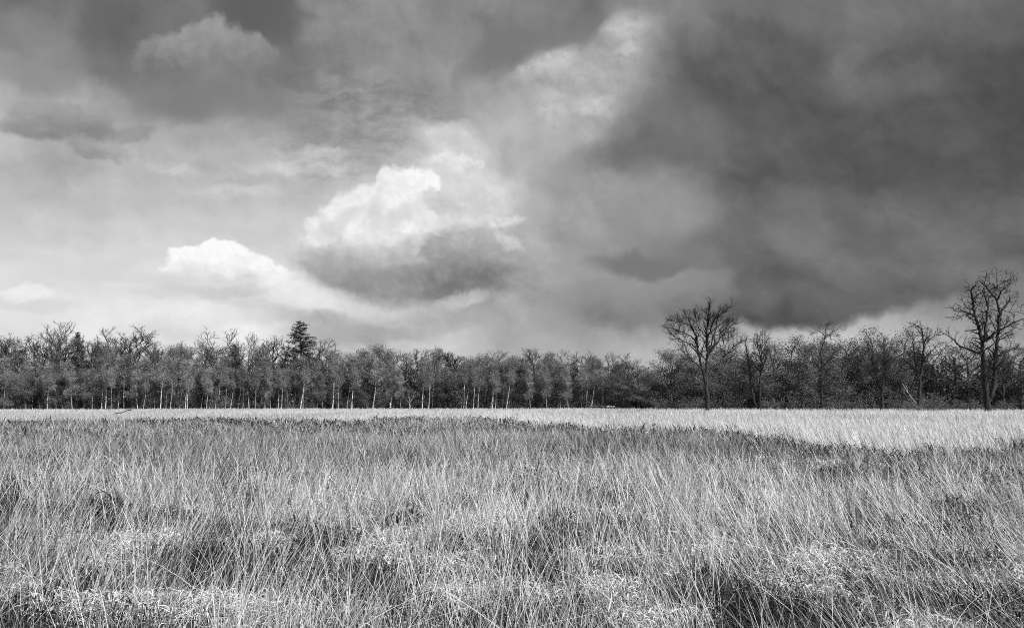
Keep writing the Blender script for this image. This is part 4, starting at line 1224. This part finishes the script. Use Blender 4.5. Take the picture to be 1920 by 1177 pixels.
lg = bpy.data.objects.new('fallen_log', None); C.objects.link(lg)
lg.location = at(1105, 763.5, 180)
tag(lg, 'long low horizontal log with one white peeled length at the foot of the wood', 'log')
def log_part(name, a, b, r, mat):
    tb = Tubes()
    p = np.array([at(a, 762.6, 180), at((a + b) / 2, 762.2, 180), at(b, 762.9, 180)]) - np.array(at(1105, 763.5, 180))
    tb.limb(p, r, 8)
    return link(name, tb.mesh(name, mat, True), lg)
log_part('log_body', 1104, 1160, (.22, .21, .16), MAT_GREYBARK)
log_part('peeled_length', 1137, 1148, (.26, .26, .26), MAT_DEADWOOD)
log_part('peeled_patch', 1150, 1152, (.23, .23, .23), MAT_DEADWOOD)
for a in (1112, 1145):
    tb = Tubes(); p = np.array([at(a, 763, 180), at(a, 763, 180)]) - np.array(at(1105, 763.5, 180)); p[1, 2] = -lg.location.z - 0.1
    tb.limb(p, (.12, .14), 6); link('prop', tb.mesh('prop', MAT_GREYBARK, True), lg)

# --- shrubs along the foot of the wood
shr = []
for k in range(44):
    x = -30 + k * 29 + rn.uniform(-8, 8)
    shr.append(dict(x=x, w=rn.uniform(26, 44), h=rn.uniform(8, 30), Y=front(x) + rn.uniform(3, 14), look=rn.choice(['low twiggy shrub', 'dark leafing shrub'])))
for k in range(22):
    x = 1250 + k * 31 + rn.uniform(-8, 8)
    shr.append(dict(x=x, w=rn.uniform(34, 60), h=rn.uniform(18, 34), Y=front(x) + rn.uniform(-4, 6), look=rn.choice(['low twiggy shrub', 'dark leafing shrub'])))
number_off(shr, 'bush')
def shrub(q, group='shrubs along the foot of the wood'):
    s = q['w'] / FPX * q['Y'] / 3.6; sh = (q['h'] / FPX * q['Y'] + 0.9) / 2.9
    plant('shrub', SHRUB[rn.randrange(3)], foot(q['x'], q['Y']), rn.uniform(0, 6.28), (s, s, sh), q['label'], 'shrub', group, parts=('stems', 'foliage'))
for q in shr: shrub(q)
shrub(dict(x=1742, w=78, h=25, Y=116, label='wide pale rounded shrub in front of the stag-headed oak'), None)

# --- the depth of the wood: countless trunks and twigs behind, one dark mass
wm = Tubes()
rgw = np.random.default_rng(77)
def edge(x): return np.interp(x, [-900, 1130, 1260, 1500, 1920, 2800], [190, 190, 152, 142, 134, 120])
def roof(x):
    """row of the wood's own top, below the crowns that stand out of it"""
    y = np.interp(x, [-250, 0, 300, 600, 640, 900, 1150, 1225, 1260, 1400, 1700, 1780, 2150], [672, 668, 672, 674, 684, 686, 690, 704, 684, 668, 664, 700, 690])
    return y + (fbm(x * 0.025, x * 0 + 3, 9, 3) - 0.5) * 30
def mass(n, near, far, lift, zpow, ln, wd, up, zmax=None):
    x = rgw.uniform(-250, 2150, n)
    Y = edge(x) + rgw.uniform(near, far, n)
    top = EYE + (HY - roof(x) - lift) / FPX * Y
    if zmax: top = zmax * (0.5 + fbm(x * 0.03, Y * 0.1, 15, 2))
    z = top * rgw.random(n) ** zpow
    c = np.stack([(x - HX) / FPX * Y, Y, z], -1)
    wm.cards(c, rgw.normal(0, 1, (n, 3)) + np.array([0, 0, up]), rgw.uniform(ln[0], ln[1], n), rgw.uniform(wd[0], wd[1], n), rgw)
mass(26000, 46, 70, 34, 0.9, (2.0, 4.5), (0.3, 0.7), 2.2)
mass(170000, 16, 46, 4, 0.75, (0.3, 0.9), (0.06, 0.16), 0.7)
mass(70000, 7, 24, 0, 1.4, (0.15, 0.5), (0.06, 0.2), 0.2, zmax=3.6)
for k in range(420):
    xx = rgw.uniform(-250, 2150); Yy = front(xx) + rgw.uniform(8, 40)
    hh = rgw.uniform(5, 9)
    b = np.array([(xx - HX) / FPX * Yy, Yy, -0.2])
    wm.limb([b, b + (rgw.normal(0, .4), 0, hh * .5), b + (rgw.normal(0, .9), 0, hh)], (rgw.uniform(.1, .22), .1, .05), 5)
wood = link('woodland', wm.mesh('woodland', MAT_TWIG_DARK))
tag(wood, 'dark mass of trunks and twigs deep in the wood behind the front trees', 'woodland', kind='stuff')

# --- heather hummocks on the border of the pale grass
tb = Tubes()
rgh = np.random.default_rng(6)
n = 1500
th, ph = rgh.uniform(0, 2 * pi, n), np.arccos(rgh.uniform(0, 1, n))
rr_ = rgh.uniform(0.6, 1.05, n) * (1 + 0.25 * np.sin(3 * th + 1))
c = np.stack([np.cos(th) * np.sin(ph) * rr_, np.sin(th) * np.sin(ph) * rr_, np.cos(ph) * rr_ * 0.62], -1)
tb.cards(c, c + rgh.normal(0, .5, (n, 3)) + (0, 0, .6), rgh.uniform(.10, .24, n), rgh.uniform(.05, .12, n), rgh)
MAT_HUM = material('heather hummock', 0.02, 0.07, 4.0)
HUM = tb.mesh('foliage', MAT_HUM)
tb = Tubes()
for k in range(9):
    a = k * 0.7
    p, r = wander(rgh, (0.1 * cos(a), 0.1 * sin(a), -0.1), (cos(a) * .7, sin(a) * .7, 1), 0.7, 0.03, 0.012, 4, 0.2, 0.1)
    tb.limb(p, r, 4)
HUMS = tb.mesh('stems', MAT_GREYBARK)
hums = [(786, 772, 14), (797, 773, 10), (838, 779, 22), (822, 777, 12), (852, 777, 14), (872, 777, 16), (889, 778, 14), (905, 780, 10), (950, 784, 26), (962, 786, 18), (985, 788, 20), (996, 787, 14), (1027, 791, 20), (1052, 791, 16), (1075, 795, 18), (1088, 790, 14), (1122, 796, 18), (1262, 801, 18), (1330, 799, 14), (1400, 806, 20), (60, 786, 26), (120, 785, 18), (200, 786, 16), (1870, 812, 26), (1745, 824, 20)]
hq = []
for x, y, w in hums:
    Yh = (EYE - 0.55) * FPX / (y - HY)
    hq.append(dict(x=x, y=y, w=w, Y=Yh, look='dark heather hummock at the border of pale grass'))
for k, q in enumerate(hq):
    q['look'] = 'dark heather hummock'
number_off(hq, 'hummock counting away')
for q in hq:
    s = q['w'] / FPX * q['Y'] / 2
    plant('heather_hummock', (HUMS, HUM), foot(q['x'], q['Y']), rn.uniform(0, 6), (s, s * 0.9, max(0.55, min(s * 1.0, 0.95))), q['label'].replace('hummock counting away right of', 'rightward below').replace('hummock counting away left of', 'leftward below'), 'heather', 'heather hummocks along the border of the pale grass', parts=('stems', 'foliage'))

# --- a dark wiry bush low in the foreground
sp_m = make_shrub(520, 0.42, 0.34, MAT_HUM, 5)
def wiry(seed):
    rg = np.random.default_rng(seed)
    st, li = Tubes(), Tubes()
    pts = []
    for k in range(8):
        a = rg.uniform(0, 6.28)
        p, r = wander(rg, (0, 0, -0.05), (cos(a) * .6, sin(a) * .6, 1), rg.uniform(.3, .5), .007, .003, 6, .2, .1)
        st.limb(p, r, 5)
        lb = []
        sprout(rg, lb, 0, [dict(n=9, t0=.25, ang=45, len=.13, rr=.6, rmin=.002, segs=4, jit=.25, trop=.4), dict(n=5, t0=.2, ang=40, len=.05, rr=.6, rmin=.0015, segs=3, jit=.2, trop=.4)], (p, r))
        for _, p2, r2 in lb: li.limb(p2, r2, 3); pts.append(p2[1:])
    c = np.concatenate(pts); c = np.repeat(c, 3, 0) + rg.normal(0, .006, (len(c) * 3, 3)); n = len(c)
    li.cards(c, rg.normal(0, 1, (n, 3)) + (0, 0, .6), rg.uniform(.010, .022, n), rg.uniform(.004, .008, n), rg)
    return st.mesh('stems', MAT_OAKBARK), li.mesh('foliage', MAT_HUM)
Yw = 1.45 * FPX / (1150 - HY)
loc = foot(1372, Yw)
plant('heather_bush', wiry(1), (loc[0], loc[1], float(terrain(np.array([loc[0]]), np.array([loc[1]]))[0])), 0, (1.05, 1.05, 1.1), 'dark wiry heather bush in the foreground grass near the bottom edge', 'heather bush', parts=('stems', 'foliage'))
